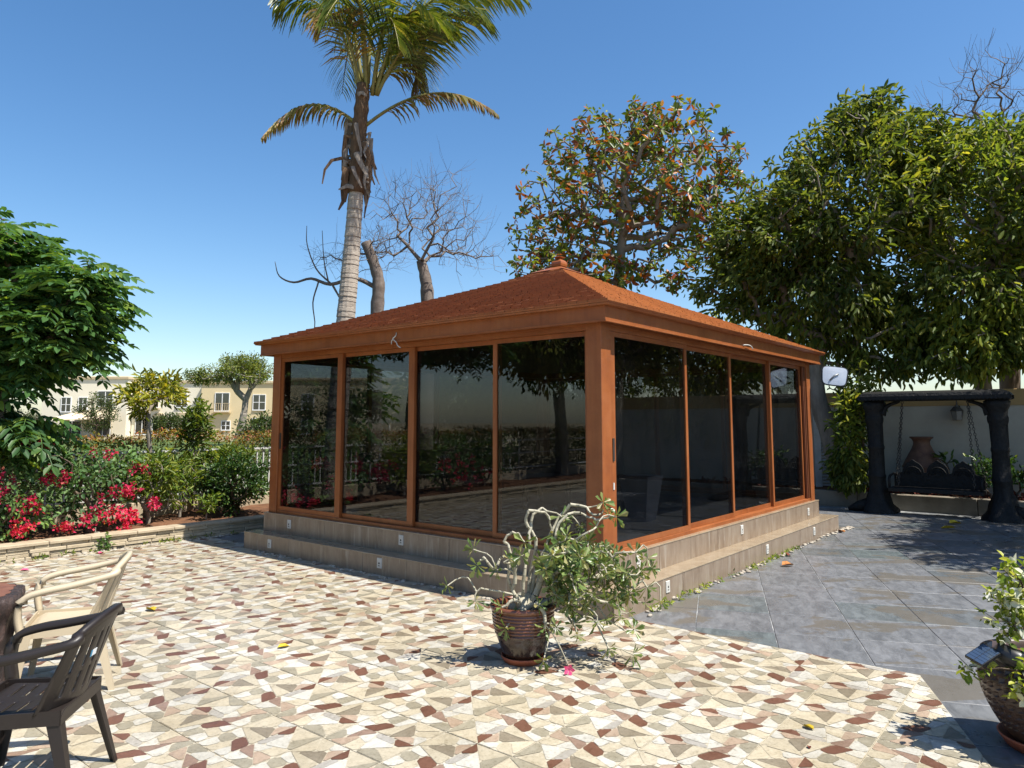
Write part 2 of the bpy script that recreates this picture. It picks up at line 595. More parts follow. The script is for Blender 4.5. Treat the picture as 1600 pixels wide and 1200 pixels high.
rg = ramp(nt, [(.3, (.22, .22, .22)), (.7, (.45, .45, .45))])
nt.links.new(noise(nt, 4, 5, .7, vs), rg.inputs[0])
principled(nt, out, c, rg.outputs[0], .5, nrm=bump(nt, noise(nt, 14, 7, .7, v), .12, .006))
m, nt, out = newmat("slate_grout")
v = coords(nt, 'Object')
r = ramp(nt, [(.45, (.10, .105, .11)), (.64, (.42, .42, .41))])
nt.links.new(noise(nt, 2.2, 6, .8, v), r.inputs[0])
principled(nt, out, r.outputs[0], .8, .3)

simple("earth", (.17, .085, .045), (.09, .045, .026), 5, .95, .15, bmp=.6, bscale=30, bdist=.03)
simple("sand_ground", (.28, .225, .15), (.19, .17, .09), .4, .95, .15, bmp=.3, bscale=3)
simple("lawn", (.055, .09, .022), (.09, .12, .035), .6, .95, .15)
simple("split_stone", (.47, .40, .285), (.35, .285, .19), 6, .85, .25, bmp=.7, bscale=22, bdist=.012)
simple("cap_stone", (.41, .335, .23), (.31, .25, .17), 5, .8, .3, bmp=.4, bscale=26)
simple("pebble", (.42, .38, .31), (.24, .20, .155), 9, .7, .35)
simple("kerb_render", (.24, .21, .165), (.17, .145, .11), 3, .9, .2, bmp=.3, bscale=30)
simple("wall_render", (.43, .385, .31), (.35, .31, .25), 1.2, .92, .2, bmp=.25, bscale=50)
simple("wall_band", (.38, .25, .11), (.33, .215, .095), 2, .9, .2)
simple("white_metal", (.55, .55, .53), (.45, .44, .41), 6, .45, .4)
simple("black_carved", (.007, .007, .007), (.014, .013, .012), 14, .6, .25, bmp=.9, bscale=20, bdist=.02)
simple("chain_steel", (.08, .07, .06), (.04, .035, .03), 40, .5, .5, .7)
simple("terracotta", (.17, .085, .052), (.10, .05, .034), 7, .7, .35, bmp=.35, bscale=22)
simple("terracotta_plain", (.36, .10, .045), (.30, .08, .038), 9, .6, .4)
simple("lantern_metal", (.05, .045, .04), (.08, .07, .06), 20, .5, .5)
simple("lantern_glass", (.16, .15, .13), None, 5, .25, .5)
m, nt, out = newmat("glazed_pot")
v = coords(nt, 'Object')
sx = nt.nodes.new("ShaderNodeSeparateXYZ"); nt.links.new(v, sx.inputs[0])
nn = noise(nt, 26, 5, .7, v)
ad = nt.nodes.new("ShaderNodeMath"); ad.operation = 'MULTIPLY_ADD'
nt.links.new(nn, ad.inputs[0]); ad.inputs[1].default_value = .09; nt.links.new(sx.outputs[2], ad.inputs[2])
r = ramp(nt, [(.215, (.022, .012, .009)), (.245, (.16, .05, .02)), (.34, (.23, .085, .038)), (.42, (.17, .055, .025))])
nt.links.new(ad.outputs[0], r.inputs[0])
c = mixc(nt, noise(nt, 60, 4, .7, v), r.outputs[0], mixc(nt, .55, r.outputs[0], (.05, .02, .012)))
principled(nt, out, c, .22, .55, nrm=bump(nt, nn, .15, .004), coat=.3)
simple("woven_pot", (.038, .021, .014), (.065, .035, .022), 30, .4, .5, coat=.15)
simple("desert_stem", (.42, .39, .30), (.30, .275, .20), 12, .8, .25, bmp=.3, bscale=50)
simple("bark_grey", (.27, .235, .19), (.17, .145, .115), 9, .9, .2, bmp=.7, bscale=26, stretch=(1, 1, .35), bdist=.02)
simple("bark_brown", (.16, .12, .085), (.09, .067, .05), 9, .9, .2, bmp=.7, bscale=26, stretch=(1, 1, .35), bdist=.02)
simple("bark_bare", (.20, .165, .14), (.115, .09, .075), 8, .9, .2, bmp=.5, bscale=30)
simple("twig_pale", (.30, .31, .25), (.24, .20, .16), 8, .85, .2)
simple("palm_bark", (.40, .35, .29), (.27, .23, .185), 5, .9, .2, bmp=.6, bscale=24, stretch=(1, 1, 2.5), bdist=.02)
simple("palm_fibre", (.16, .10, .06), (.085, .055, .035), 12, .9, .15, bmp=.8, bscale=40, stretch=(3, 3, .5))
simple("palm_sheath", (.27, .23, .19), (.15, .12, .095), 9, .75, .25, stretch=(3, 3, .4))
leafmat("palm_leaf", [(0, (.055, .095, .018)), (.5, (.12, .17, .032)), (.85, (.22, .235, .05)), (1, (.32, .29, .08))], .42, .35, .45)
leafmat("palm_leaf_dry", [(0, (.09, .10, .02)), (.4, (.20, .165, .05)), (.75, (.24, .15, .065)), (1, (.15, .075, .04))], .3, .5, .3)
simple("rachis", (.22, .21, .06), (.16, .14, .045), 8, .5, .35)
leafmat("tulip_leaf", [(0, (.048, .115, .042)), (.6, (.085, .185, .06)), (.90, (.12, .22, .06)), (1, (.22, .30, .05))], .45, .45, .3)
leafmat("ficus_leaf", [(0, (.065, .105, .022)), (.5, (.12, .165, .033)), (.8, (.19, .23, .045)), (1, (.29, .285, .07))], .52, .5, .25)
leafmat("almond_leaf", [(0, (.07, .115, .022)), (.45, (.12, .18, .03)), (.62, (.18, .21, .038)), (.70, (.26, .10, .022)), (.85, (.36, .12, .025)), (.94, (.24, .055, .025)), (1, (.42, .24, .12))], .35, .4, .4)
leafmat("yellow_leaf", [(0, (.10, .135, .018)), (.5, (.20, .215, .022)), (.85, (.30, .27, .03)), (1, (.36, .29, .04))], .4, .45, .35)
leafmat("lime_leaf", [(0, (.085, .155, .025)), (.5, (.15, .22, .032)), (1, (.27, .29, .045))], .4, .45, .35)
leafmat("shrub_leaf", [(0, (.022, .058, .012)), (.6, (.046, .105, .02)), (.90, (.08, .15, .03)), (1, (.18, .21, .035))], .3, .4, .45)
leafmat("hedge_leaf", [(0, (.045, .075, .016)), (.45, (.09, .125, .022)), (.75, (.17, .175, .03)), (.92, (.24, .18, .035)), (1, (.22, .05, .035))], .35, .45, .4)
leafmat("hedge_top_leaf", [(0, (.10, .12, .02)), (.35, (.22, .18, .03)), (.7, (.26, .12, .04)), (1, (.24, .05, .035))], .4, .45, .35)
leafmat("boug_leaf", [(0, (.045, .105, .032)), (.6, (.09, .175, .055)), (1, (.15, .24, .09))], .35, .45, .35)
leafmat("magenta_bract", [(0, (.30, .010, .045)), (.5, (.48, .022, .085)), (.9, (.60, .05, .14)), (1, (.55, .22, .10))], .4, .55, .2)
leafmat("white_bract", [(0, (.45, .48, .33)), (.5, (.56, .56, .47)), (1, (.62, .62, .57))], .4, .55, .2)
leafmat("pale_leaf", [(0, (.11, .18, .02)), (.5, (.22, .29, .03)), (1, (.40, .42, .10))], .42, .45, .35)
leafmat("rosette_leaf", [(0, (.065, .12, .034)), (.45, (.135, .205, .055)), (.8, (.24, .275, .10)), (1, (.32, .27, .12))], .3, .35, .5)
leafmat("acacia_leaf", [(0, (.07, .10, .022)), (.6, (.13, .165, .035)), (1, (.21, .22, .055))], .35, .5, .3)
leafmat("far_leaf", [(0, (.03, .055, .014)), (1, (.07, .10, .025))], .3, .5, .3)
simple("pink_flower", (.62, .035, .13), (.70, .10, .22), 40, .5, .3)
simple("beige_plastic", (.46, .385, .265), (.42, .35, .245), 3, .42, .4, rand=False)
simple("brown_plastic", (.0155, .0118, .0104), (.021, .016, .014), 4, .42, .42, rand=False, bmp=.05, bscale=200)
simple("sticker_white", (.75, .77, .78))
simple("sticker_blue", (.05, .25, .42))
m, nt, out = newmat("stump_bark")
v = coords(nt, 'Object', (1, 1, .18))
w = noise(nt, 26, 7, .75, v, 1.0)
r = ramp(nt, [(.32, (.012, .010, .010)), (.52, (.050, .032, .028)), (.74, (.15, .09, .072))])
nt.links.new(w, r.inputs[0])
principled(nt, out, r.outputs[0], .45, .45, nrm=bump(nt, w, .9, .03))
simple("stump_top", (.19, .085, .055), (.13, .055, .038), 10, .5, .4, bmp=.2, bscale=30)
simple("solar_black", (.012, .012, .014), (.02, .02, .022), 20, .35, .5)
m, nt, out = newmat("solar_cell")
v = coords(nt, 'Object')
principled(nt, out, (.03, .05, .09), .15, .6)
simple("solar_line", (.35, .38, .42))
simple("cream_panel", (.60, .56, .40), (.54, .50, .36), 6, .35, .4)
simple("grey_metal", (.22, .235, .245), (.18, .19, .20), 8, .4, .5, .3)
simple("lamp_white", (.52, .56, .63), (.42, .47, .56), 4, .12, .5, coat=.5)
simple("black_plastic", (.015, .015, .016), None, 5, .45, .4)
simple("white_plastic", (.55, .54, .50), (.47, .46, .42), 14, .45, .4)
simple("villa_cream", (.66, .54, .33), (.61, .50, .30), .4, .9, .15, rand=False)
simple("villa_white", (.78, .72, .57), (.73, .67, .53), .4, .9, .15, rand=False)
simple("villa_trim", (.52, .42, .27), None, 1, .9, .15)
simple("villa_frame", (.72, .72, .70), None, 1, .6, .3)
simple("sail_cloth", (.66, .55, .38), (.60, .50, .34), 1, .85, .15)
simple("dark_door", (.05, .045, .04), (.09, .075, .06), .7, .5, .4)
simple("sofa_fabric", (.045, .045, .05), (.06, .06, .066), 20, .9, .2)
simple("pot_grey", (.15, .16, .19), (.12, .13, .155), 5, .5, .4)
simple("floor_dark", (.16, .155, .15), (.12, .115, .11), 2, .3, .45)
simple("dry_leaf", (.38, .17, .045), (.26, .09, .03), 30, .7, .2)
simple("yellow_fallen", (.50, .36, .03), (.36, .26, .02), 30, .7, .2)
simple("red_leaf", (.17, .045, .028), (.11, .03, .02), 30, .75, .2)
simple("green_weed", (.08, .13, .03), (.13, .17, .04), 30, .6, .3)

# ------------------------------------------------------------------ ground
def struct(o):
    o['kind'] = 'structure'
    return o
mb = MB(); mb.add([(-600, -300, 0), (600, -300, 0), (600, 900, 0), (-600, 900, 0)], [(0, 1, 2, 3)])
struct(mb.build("ground", "sand_ground", None, (0, 0, -0.06)))
mb = MB(); mb.add([(-13, 9.6, 0), (26, 9.6, 0), (26, 64, 0), (-13, 64, 0)], [(0, 1, 2, 3)])
o = struct(mb.build("lawn", "lawn")); o.location = (G(0, 0)[0], G(0, 0)[1], -0.05); o.rotation_euler = (0, 0, GA)

def gframe(o, z=0.0):
    o.location = (GC[0], GC[1], z)
    o.rotation_euler = (0, 0, GA)
    return o
def clip(poly, n, d):
    """keep n.p <= d"""
    res = []
    for i in range(len(poly)):
        a, b = poly[i], poly[(i + 1) % len(poly)]
        da, db = n[0] * a[0] + n[1] * a[1] - d, n[0] * b[0] + n[1] * b[1] - d
        if da <= 0: res.append(a)
        if (da < 0 < db) or (db < 0 < da):
            t = da / (da - db)
            res.append((a[0] + (b[0] - a[0]) * t, a[1] + (b[1] - a[1]) * t))
    return res

# patio of square tiles, each printed and moulded with a crazy-paving pattern
WHT, CRM, OLV, RED, PNK, DOL, PBR, GRY = (.47, .455, .405), (.43, .382, .285), (.275, .25, .188), (.138, .066, .042), (.36, .275, .205), (.205, .175, .128), (.24, .165, .125), (.34, .32, .285)
TP = 0.4375
def parea(p):
    return abs(sum(p[i][0] * p[(i + 1) % len(p)][1] - p[(i + 1) % len(p)][0] * p[i][1] for i in range(len(p)))) / 2
def stone_tile(seed, n=23):
    """a square split again and again along its long side into angular stones"""
    rg = random.Random(seed)
    g = .010
    polys = [[(g, g), (1 - g, g), (1 - g, 1 - g), (g, 1 - g)]]
    while len(polys) < n:
        polys.sort(key=lambda p: -parea(p) * rg.uniform(.75, 1.25))
        p = polys.pop(0)
        P = np.array(p); c = P.mean(0)
        w_, vec = np.linalg.eigh(np.cov((P - c).T))
        ax = vec[:, 1]
        an = math.atan2(ax[1], ax[0]) + rg.uniform(-.42, .42)
        nn = (math.cos(an), math.sin(an))
        off = c + (np.array([rg.uniform(-.05, .05), rg.uniform(-.05, .05)]))
        d = nn[0] * off[0] + nn[1] * off[1]
        gp_ = .0030
        q1, q2 = clip(p, nn, d - gp_), clip(p, (-nn[0], -nn[1]), -d - gp_)
        if len(q1) < 3 or len(q2) < 3 or min(parea(q1), parea(q2)) < .012:
            polys.append(p); continue
        polys += [q1, q2]
    res = []
    for p in polys:            # knock the sharp corners off
        q = []
        m = len(p)
        for i in range(m):
            a_, b_, c_ = np.array(p[i - 1]), np.array(p[i]), np.array(p[(i + 1) % m])
            l1, l2 = np.linalg.norm(a_ - b_), np.linalg.norm(c_ - b_)
            if min(l1, l2) < .05: q.append(tuple(b_)); continue
            k = min(rg.uniform(.02, .055), .3 * min(l1, l2))
            q.append(tuple(b_ + (a_ - b_) / l1 * k)); q.append(tuple(b_ + (c_ - b_) / l2 * k))
        res.append(q)
    return res
def colour_tile(polys, seed):
    rg = random.Random(seed)
    cols = [RED, RED, PBR, PNK, PNK, DOL, GRY, OLV, OLV, OLV] + [CRM] * 6
    cols += [WHT] * (len(polys) - len(cols))
    cen = [np.mean(np.array(p), axis=0) for p in polys]
    best, bs = None, 1e9
    for _ in range(300):
        rg.shuffle(cols)
        sc_ = 0
        for i in range(len(polys)):
            for j in range(i):
                dd = np.linalg.norm(cen[i] - cen[j])
                if cols[i] == cols[j] and dd < .28: sc_ += (3 if cols[i] in (RED, OLV) else 1)
                if dd < .22 and cols[i] in (RED, PBR) and cols[j] in (RED, PBR): sc_ += 3
        for i in range(len(polys)):
            if cols[i] == RED and not (.022 < parea(polys[i]) < .05): sc_ += 2
        if sc_ < bs: bs, best = sc_, list(cols)
    return [([(x * TP, y * TP) for x, y in p], c) for p, c in zip(polys, best)]
TILES = [colour_tile(stone_tile(3), 3)] * 2
rngp = random.Random(5)
def tile_variant(rot):
    out_ = []
    for poly, c in TILES[rot // 4]:
        q = poly
        for _ in range(rot % 4):
            q = [(TP - y, x) for x, y in q]
        out_.append((q, c))
    return out_
VARI = [tile_variant(k) for k in range(8)]
GAP = 0.0042
def tile_mesh(name, polys, basepoly):
    mb = MB()
    cols = []
    n0 = len(mb.f)
    mb.prism(basepoly, -0.03, 0.0)
    cols += [(.46, .42, .33)] * (len(mb.f) - n0)
    for k, (q, c) in enumerate(polys):
        h = 0.0016 + 0.0005 * ((k * 7) % 3)
        mb.add([(x, y, h) for x, y in q], [tuple(range(len(q)))])
        j = rngp.uniform(.92, 1.06)
        cols.append((c[0] * j, c[1] * j, c[2] * j))
    me = mb.mesh(name)
    ca = me.color_attributes.new("stone", 'FLOAT_COLOR', 'CORNER')
    buf = []
    for p in me.polygons:
        buf += [(*cols[p.index], 1.0)] * p.loop_total
    ca.data.foreach_set("color", np.array(buf, np.float32).ravel())
    me.materials.append(MATS["patio_tile"])
    return me
SQ = [(GAP / 2, GAP / 2), (TP - GAP / 2, GAP / 2), (TP - GAP / 2, TP - GAP / 2), (GAP / 2, TP - GAP / 2)]
TMESH = [tile_mesh("patio_tile", VARI[k], SQ) for k in range(8)]
PATIO = [((1, 0), -0.03), ((0.421, -1), 2.32 - 0.421 * -0.02 - 0.0), ((0, 1), 6.36)]
PATIO[1] = ((0.421, -1), 2.32 - 0.421 * 0.02)
def patio_floor():
    mb = MB()
    poly = [(-9.5, -12), (0, -12), (0, 7), (-9.5, 7)]
    for n, d in PATIO:
        poly = clip(poly, n, d)
    mb.add([(x, y, 0) for x, y in poly], [tuple(range(len(poly)))])
    return gframe(struct(mb.build("patio_floor", "patio_grout")), 0.0015)
patio = patio_floor()
TZ = 0.0065
rest = []
gx0, gy0 = -2.51, -0.582
n_tile = 0
for i in range(-14, 7):
    for j in range(-12, 17):
        x, y = gx0 + i * TP, gy0 + j * TP
        if x < -8.4: continue
        cs = [(x, y), (x + TP, y), (x + TP, y + TP), (x, y + TP)]
        ins = [all(n[0] * a + n[1] * b <= d for n, d in PATIO) for a, b in cs]
        k = rngp.randrange(8)
        if -0.2 < x and 0 < y < 4.7: continue
        vis = any(in_frame(G(a, b, 0), 0.01) for a, b in cs)
        if all(ins):
            me = TMESH[k]
        else:
            P2 = []
            for q, c in VARI[k]:
                q = [(a + x, b + y) for a, b in q]
                for n, d in PATIO:
                    q = clip(q, n, d - 0.003) if q else q
                if len(q) >= 3: P2.append(([(a - x, b - y) for a, b in q], c))
            q = [(a + x, b + y) for a, b in SQ]
            for n, d in PATIO:
                q = clip(q, n, d) if q else q
            if len(q) < 3 or not P2: continue
            me = tile_mesh("patio_tile_cut", P2, [(a - x, b - y) for a, b in q])
        if vis and n_tile < 300:
            o = obj("tile", me, None, patio); n_tile += 1
            o.location = (x, y, TZ - 0.0015 + rngp.uniform(-.0006, .0006))
            o.rotation_euler = (rngp.uniform(-.0025, .0025), rngp.uniform(-.0025, .0025), 0)
        else:
            rest.append((me, x, y))
def join_meshes(name, items, parent, z, attr=None):
    Vs, faces, cols = [], [], []
    off = 0
    for me, x, y in items:
        n = len(me.vertices)
        co = np.zeros(n * 3, np.float32); me.vertices.foreach_get("co", co)
        Vs.append(co.reshape(-1, 3) + np.array([x, y, z], np.float32))
        for p in me.polygons:
            faces.append(tuple(v + off for v in p.vertices))
        if attr:
            a = me.color_attributes[attr]
            c = np.zeros(len(a.data) * 4, np.float32); a.data.foreach_get("color", c); cols.append(c)
        off += n
    M = bpy.data.meshes.new(name)
    M.from_pydata(np.concatenate(Vs).tolist(), [], faces)
    if attr:
        ca = M.color_attributes.new(attr, 'FLOAT_COLOR', 'CORNER')
        ca.data.foreach_set("color", np.concatenate(cols))
    o = obj(name, M, items[0][0].materials[0], parent)
    o['kind'] = 'stuff'
    return o
if rest:
    join_meshes("distant_tiles", rest, patio, TZ - 0.0015, "stone")

# slate terrace
sl_poly = [(-1.6, -14), (9.35, -14), (9.35, 6.36), (-0.6, 6.36), (-0.6, -2.2), (-9, -5.8), (-9, -14)]
mb = MB(); mb.add([(x, y, 0) for x, y in sl_poly], [tuple(range(len(sl_poly)))])
slate = gframe(struct(mb.build("slate_terrace", "slate_grout")), -0.006)
SP = 0.5825
sd, sn = np.array([.9195, .3931]), np.array([-.3931, .9195])
SGAP = 0.0075
mb = MB(); mb.bevbox(SGAP / 2, SP - SGAP / 2, SGAP / 2, SP - SGAP / 2, -.03, 0, .0025)
SME = mb.mesh("slate_slab")
SME.materials.append(MATS["slate"])
ang = math.atan2(sd[1], sd[0])
far_slabs = []
n_slab = 0
for i in range(-16, 24):
    for j in range(-24, 16):
        org = sd * (-0.19 + SP * i) + sn * (-0.73 + SP * j)
        c = org + (sd + sn) * SP / 2
        if not (-5 < c[0] < 9.3 and -11 < c[1] < 6.2): continue
        if -0.1 < c[0] < 6.0 and 0.15 < c[1] < 5.0: continue
        if c[0] < -0.45 and c[1] > -2.32 + .421 * (c[0] + .02) + .42: continue
        if c[0] > 9.05: continue
        pw = G(c[0], c[1])
        if in_frame(pw, .05) and n_slab < 300:
            o = obj("slab", SME, None, slate); n_slab += 1
            o.location = (org[0], org[1], 0.006 + rngp.uniform(-.0012, .0006))
            q = rngp.randrange(4)
            o.rotation_euler = (rngp.uniform(-.0018, .0018), rngp.uniform(-.0018, .0018), ang)
        else:
            far_slabs.append((org[0], org[1]))
mb = MB()
for x, y in far_slabs:
    a = np.array([x, y])
    q = [a + sd * SGAP / 2 + sn * SGAP / 2, a + sd * (SP - SGAP / 2) + sn * SGAP / 2, a + (sd + sn) * (SP - SGAP / 2), a + sd * SGAP / 2 + sn * (SP - SGAP / 2)]
    mb.prism([tuple(p) for p in q], -.02, .0055)
if far_slabs:
    o = mb.build("distant_slabs", "slate", slate); o['kind'] = 'stuff'

# ------------------------------------------------------------------ gazebo
U_, W_, DZ, SZ = 5.97, 5.114, 0.444, 0.2156
gz = empty("gazebo", (GC[0], GC[1], 0), GA, "brown glass-walled gazebo with shingled hip roof on a tiled plinth", "gazebo")
ra = random.Random(11)
mb = MB()
mb.box(-.19, U_ + .20, -.19, W_ + .09, -.05, SZ - .012)
mb.box(.012, U_ - .012, .012, W_ - .012, SZ - .012, DZ - .012)
mb.build("plinth", "joint", gz)
def clad(mbs, name, mat, box):
    m_ = MB(); m_.bevbox(*box, .0025); return m_.build(name, mat, gz)
J = .0035
def run(a0, a1, first, pitch):
    xs = [a0]
    x = a0 + first
    while x < a1 - .08:
        xs.append(x); x += pitch
    xs.append(a1)
    return list(zip(xs[:-1], xs[1:]))
for a, b in run(0, U_, .285, .675):        # right side, upper riser and tread
    clad(0, "riser_tile", "cladding", (a + J / 2, b - J / 2, 0, .014, SZ + .001, DZ - .0125))
for a, b in run(0, W_, .47, .675):
    clad(0, "riser_tile", "cladding", (0, .014, a + J / 2 + (.016 if a == 0 else 0), b - J / 2, SZ + .001, DZ - .0125))
for a, b in run(-.2065, U_ + .2233, .55, .675):
    clad(0, "riser_tile", "cladding", (a + J / 2, b - J / 2, -.2065, -.1925, -.03, SZ - .0125))
for a, b in run(-.2065, W_ + .1015, .40, .675):
    clad(0, "riser_tile", "cladding", (-.2065, -.1925, a + J / 2 + (.016 if a < 0 else 0), b - J / 2, -.03, SZ - .0125))
for a, b in run(-.2105, U_ + .2273, .55, .675):
    clad(0, "tread_tile", "tread", (a + J / 2, b - J / 2, -.2105, .004, SZ - .012, SZ))
for a, b in run(.0075, W_ + .1055, .40, .675):
    clad(0, "tread_tile", "tread", (-.2105, .004, a + J / 2, b - J / 2, SZ - .012, SZ))
for (x0, x1, y0, y1) in ((U_ + .004, U_ + .2273, .0075, W_ + .1), ):
    clad(0, "tread_tile", "tread", (x0, x1, y0, y1, SZ - .012, SZ))
clad(0, "riser_tile", "cladding", (U_ - .014, U_, .016, W_, SZ + .001, DZ - .0125))
clad(0, "riser_tile", "cladding", (U_ + .2093, U_ + .2233, -.19, W_ + .1, -.03, SZ - .0125))
clad(0, "riser_tile", "cladding", (.016, U_ - .016, W_ - .014, W_, SZ - .01, DZ - .0125))
clad(0, "deck_edge", "tread", (-.004, U_ + .004, -.004, .11, DZ - .012, DZ))
clad(0, "deck_edge", "tread", (-.004, .11, .1125, W_ + .004, DZ - .012, DZ))
m_ = MB(); m_.box(.1125, U_, .1125, W_, DZ - .012, DZ - .001); m_.build("deck_floor", "floor_dark", gz)
# white step lights let into the risers
mbl = MB(); mbl.bevbox(-.036, .036, -.052, .052, 0, .008, .004); ml_ = mbl.mesh("step_light"); ml_.materials.append(MATS["white_plastic"])
mbl = MB(); mbl.lathe([(.0001, .0098), (.009, .0098), (.011, .0085)], 10); mbl.box(-.013, .013, -.03, -.022, .0078, .009); mlens = mbl.mesh("lens"); mlens.materials.append(MATS["alu_dark"])
def step_light(side, a, z, off):
    o = obj("step_light", ml_, None, gz)
    l = obj("lens", mlens, None, o)
    if side == 'R':
        o.location = (a, off - .0005, z); o.rotation_euler = (math.pi / 2, 0, 0)
    else:
        o.location = (off - .0005, a, z); o.rotation_euler = (math.pi / 2, 0, -math.pi / 2)
for side, a, z, off in (('L', 4.55, .337, 0), ('L', 2.52, .349, 0), ('L', .62, .34, 0), ('L', 4.642, .118, -.2065), ('L', 2.62, .13, -.2065),
                        ('R', .553, .348, 0), ('R', 2.988, .35, 0), ('R', 5.46, .32, 0), ('R', .708, .128, -.2065), ('R', 3.217, .12, -.2065), ('R', 5.0, .12, -.2065)):
    step_light(side, a, z, off)

# posts
ZT = 2.50
def post(x, y):
    m_ = MB(); m_.bevbox(x, x + .16, y, y + .16, DZ, ZT, .004)
    o = m_.build("post", "paint", gz)
    return o
I = .04
for x, y in ((I, I), (I, W_ - I - .16), (U_ - I - .16, I), (U_ - I - .16, W_ - I - .16)):
    post(x, y)
def rail(name, box, mat="paint"):
    m_ = MB(); m_.bevbox(*box, .003); return m_.build(name, mat, gz)
GT, GB = 2.365, .53          # top and bottom of the glass
# headers and sill tracks on the four sides
for nm, z0, z1 in (("header", GT + .045, ZT), ("sill_track", DZ, DZ + .036)):
    rail(nm, (I + .16, U_ - I - .16, I + .012, I + .15, z0, z1))
    rail(nm, (I + .012, I + .15, I + .16, W_ - I - .16, z0, z1))
    rail(nm, (I + .16, U_ - I - .16, W_ - I - .15, W_ - I - .012, z0, z1))
    rail(nm, (U_ - I - .15, U_ - I - .012, I + .16, W_ - I - .16, z0, z1))
rail("header_lip", (I + .16, U_ - I - .16, I + .004, I + .0118, GT + .09, ZT - .02))
rail("header_lip", (I + .004, I + .0118, I + .16, W_ - I - .16, GT + .09, ZT - .02))
def panel(axis, a0, a1, depth, wl=.05, wr=.05, handle=None):
    """sliding glass panel; axis 'x' runs along the local x, at y = depth"""
    pe = bpy.data.objects.new("sliding_panel", None); COL.objects.link(pe); pe.parent = gz
    t = .03
    z0, z1 = DZ + .038, GT + .043
    def bx(name, b0, b1, c0, c1, zz0, zz1, mat):
        m_ = MB()
        if axis == 'x': m_.box(b0, b1, c0, c1, zz0, zz1)
        else: m_.box(c0, c1, b0, b1, zz0, zz1)
        return m_.build(name, mat, pe)
    bx("stile", a0, a0 + wl, depth, depth + t, z0, z1, "paint")
    bx("stile", a1 - wr, a1, depth, depth + t, z0, z1, "paint")
    bx("rail", a0 + wl, a1 - wr, depth + .001, depth + t - .001, z0, GB, "paint")
    bx("rail", a0 + wl, a1 - wr, depth + .001, depth + t - .001, GT, z1, "paint")
    bx("glass", a0 + wl - .006, a1 - wr + .006, depth + .012, depth + .018, GB - .006, GT + .006, "tinted_glass")
    if handle is not None:
        bx("handle", handle - .014, handle + .014, depth - .008, depth, 1.25, 1.45, "alu_dark")
d0, d1, d2 = I + .022, I + .060, I + .098
# left side (runs along local y); the panel by the far post stands outermost
panel('y', 3.66, W_ - I - .16, d0, .09, .05, W_ - I - .185)
panel('y', 2.46, 3.72, d1, .09, .05)
panel('y', 1.27, 2.52, d2 - .004, .085, .05)
panel('y', I + .16, 1.335, d1 + .0, .05, .05)
# right side (runs along local x)
panel('x', I + .16, 1.775, d0, .10, .05, .255)
panel('x', 1.73, 3.06, d1, .055, .05)
panel('x', 3.02, 4.40, d2 - .004, .055, .05)
panel('x', 4.36, 5.66, d1, .055, .04)
for k in range(4):
    rail("track_stile", (5.665 + k * .032, 5.687 + k * .032, I + .02 + (k % 2) * .03, I + .05 + (k % 2) * .03, DZ + .038, GT + .043), "paint_dark")
m_ = MB(); m_.box(.242, .262, d0 - .006, d0, 1.0, 1.06); m_.build("lock_plate", "white_metal", gz)
# back and far side
for k in range(4):
    a = I + .16 + k * (U_ - 2 * I - .32) / 4
    panel('x', a, a + (U_ - 2 * I - .32) / 4 + (.04 if k < 3 else 0), W_ - (d0 if k % 2 else d1) - .03)
for k in range(4):
    a = I + .16 + k * (W_ - 2 * I - .32) / 4
    panel('y', a, a + (W_ - 2 * I - .32) / 4 + (.04 if k < 3 else 0), U_ - (d0 if k % 2 else d1) - .03)
# fascia, drip edge, soffit, ceiling
FA, DR = .0785, .150
def ring(name, o1, o2, z0, z1, mat, skew=0.0):
    """four mitred boards between outer offset o1 and inner offset o2 from the plinth edge"""
    for k in range(4):
        def c(off):
            return [(-off, -off), (U_ + off, -off), (U_ + off, W_ + off), (-off, W_ + off)]
        a, b = c(o1), c(o2)
        p = [a[k], a[(k + 1) % 4], b[(k + 1) % 4], b[k]]
        e = c(o1 + skew)
        pt = [e[k], e[(k + 1) % 4], b[(k + 1) % 4], b[k]]
        m_ = MB()
        vs = [(x, y, z0) for x, y in p] + [(x, y, z1) for x, y in pt]
        m_.add(vs, [(3, 2, 1, 0), (4, 5, 6, 7), (0, 1, 5, 4), (1, 2, 6, 5), (2, 3, 7, 6), (3, 0, 4, 7)])
        m_.build(name, mat, gz)
ring("fascia_board", FA, FA - .03, 2.455, 2.592, "paint")
ring("fascia_lip", FA + .008, FA + .0005, 2.455, 2.472, "paint")
ring("soffit_board", FA - .031, -.06, ZT + .001, ZT + .012, "paint_dark")
ring("drip_edge", DR - .022, FA - .02, 2.5925, 2.622, "paint", .022)
m_ = MB(); m_.box(I + .01, U_ - I - .01, I + .01, W_ - I - .01, ZT + .0125, ZT + .03); m_.build("ceiling_panel", "ceiling_wood", gz)
CX, CY = U_ / 2, W_ / 2
def rz(t):
    return 2.622 + (t / .775) * .885 if t <= .775 else 3.507 + (t - .775) / .192 * .262
def rp(k, t, s_):
    """point on roof face k at rise t; s_ is the absolute coordinate along the eave"""
    pass
E0 = DR - .006
corn = [(-E0, -E0), (U_ + E0, -E0), (U_ + E0, W_ + E0), (-E0, W_ + E0)]
NC = 34
TMAX = .90
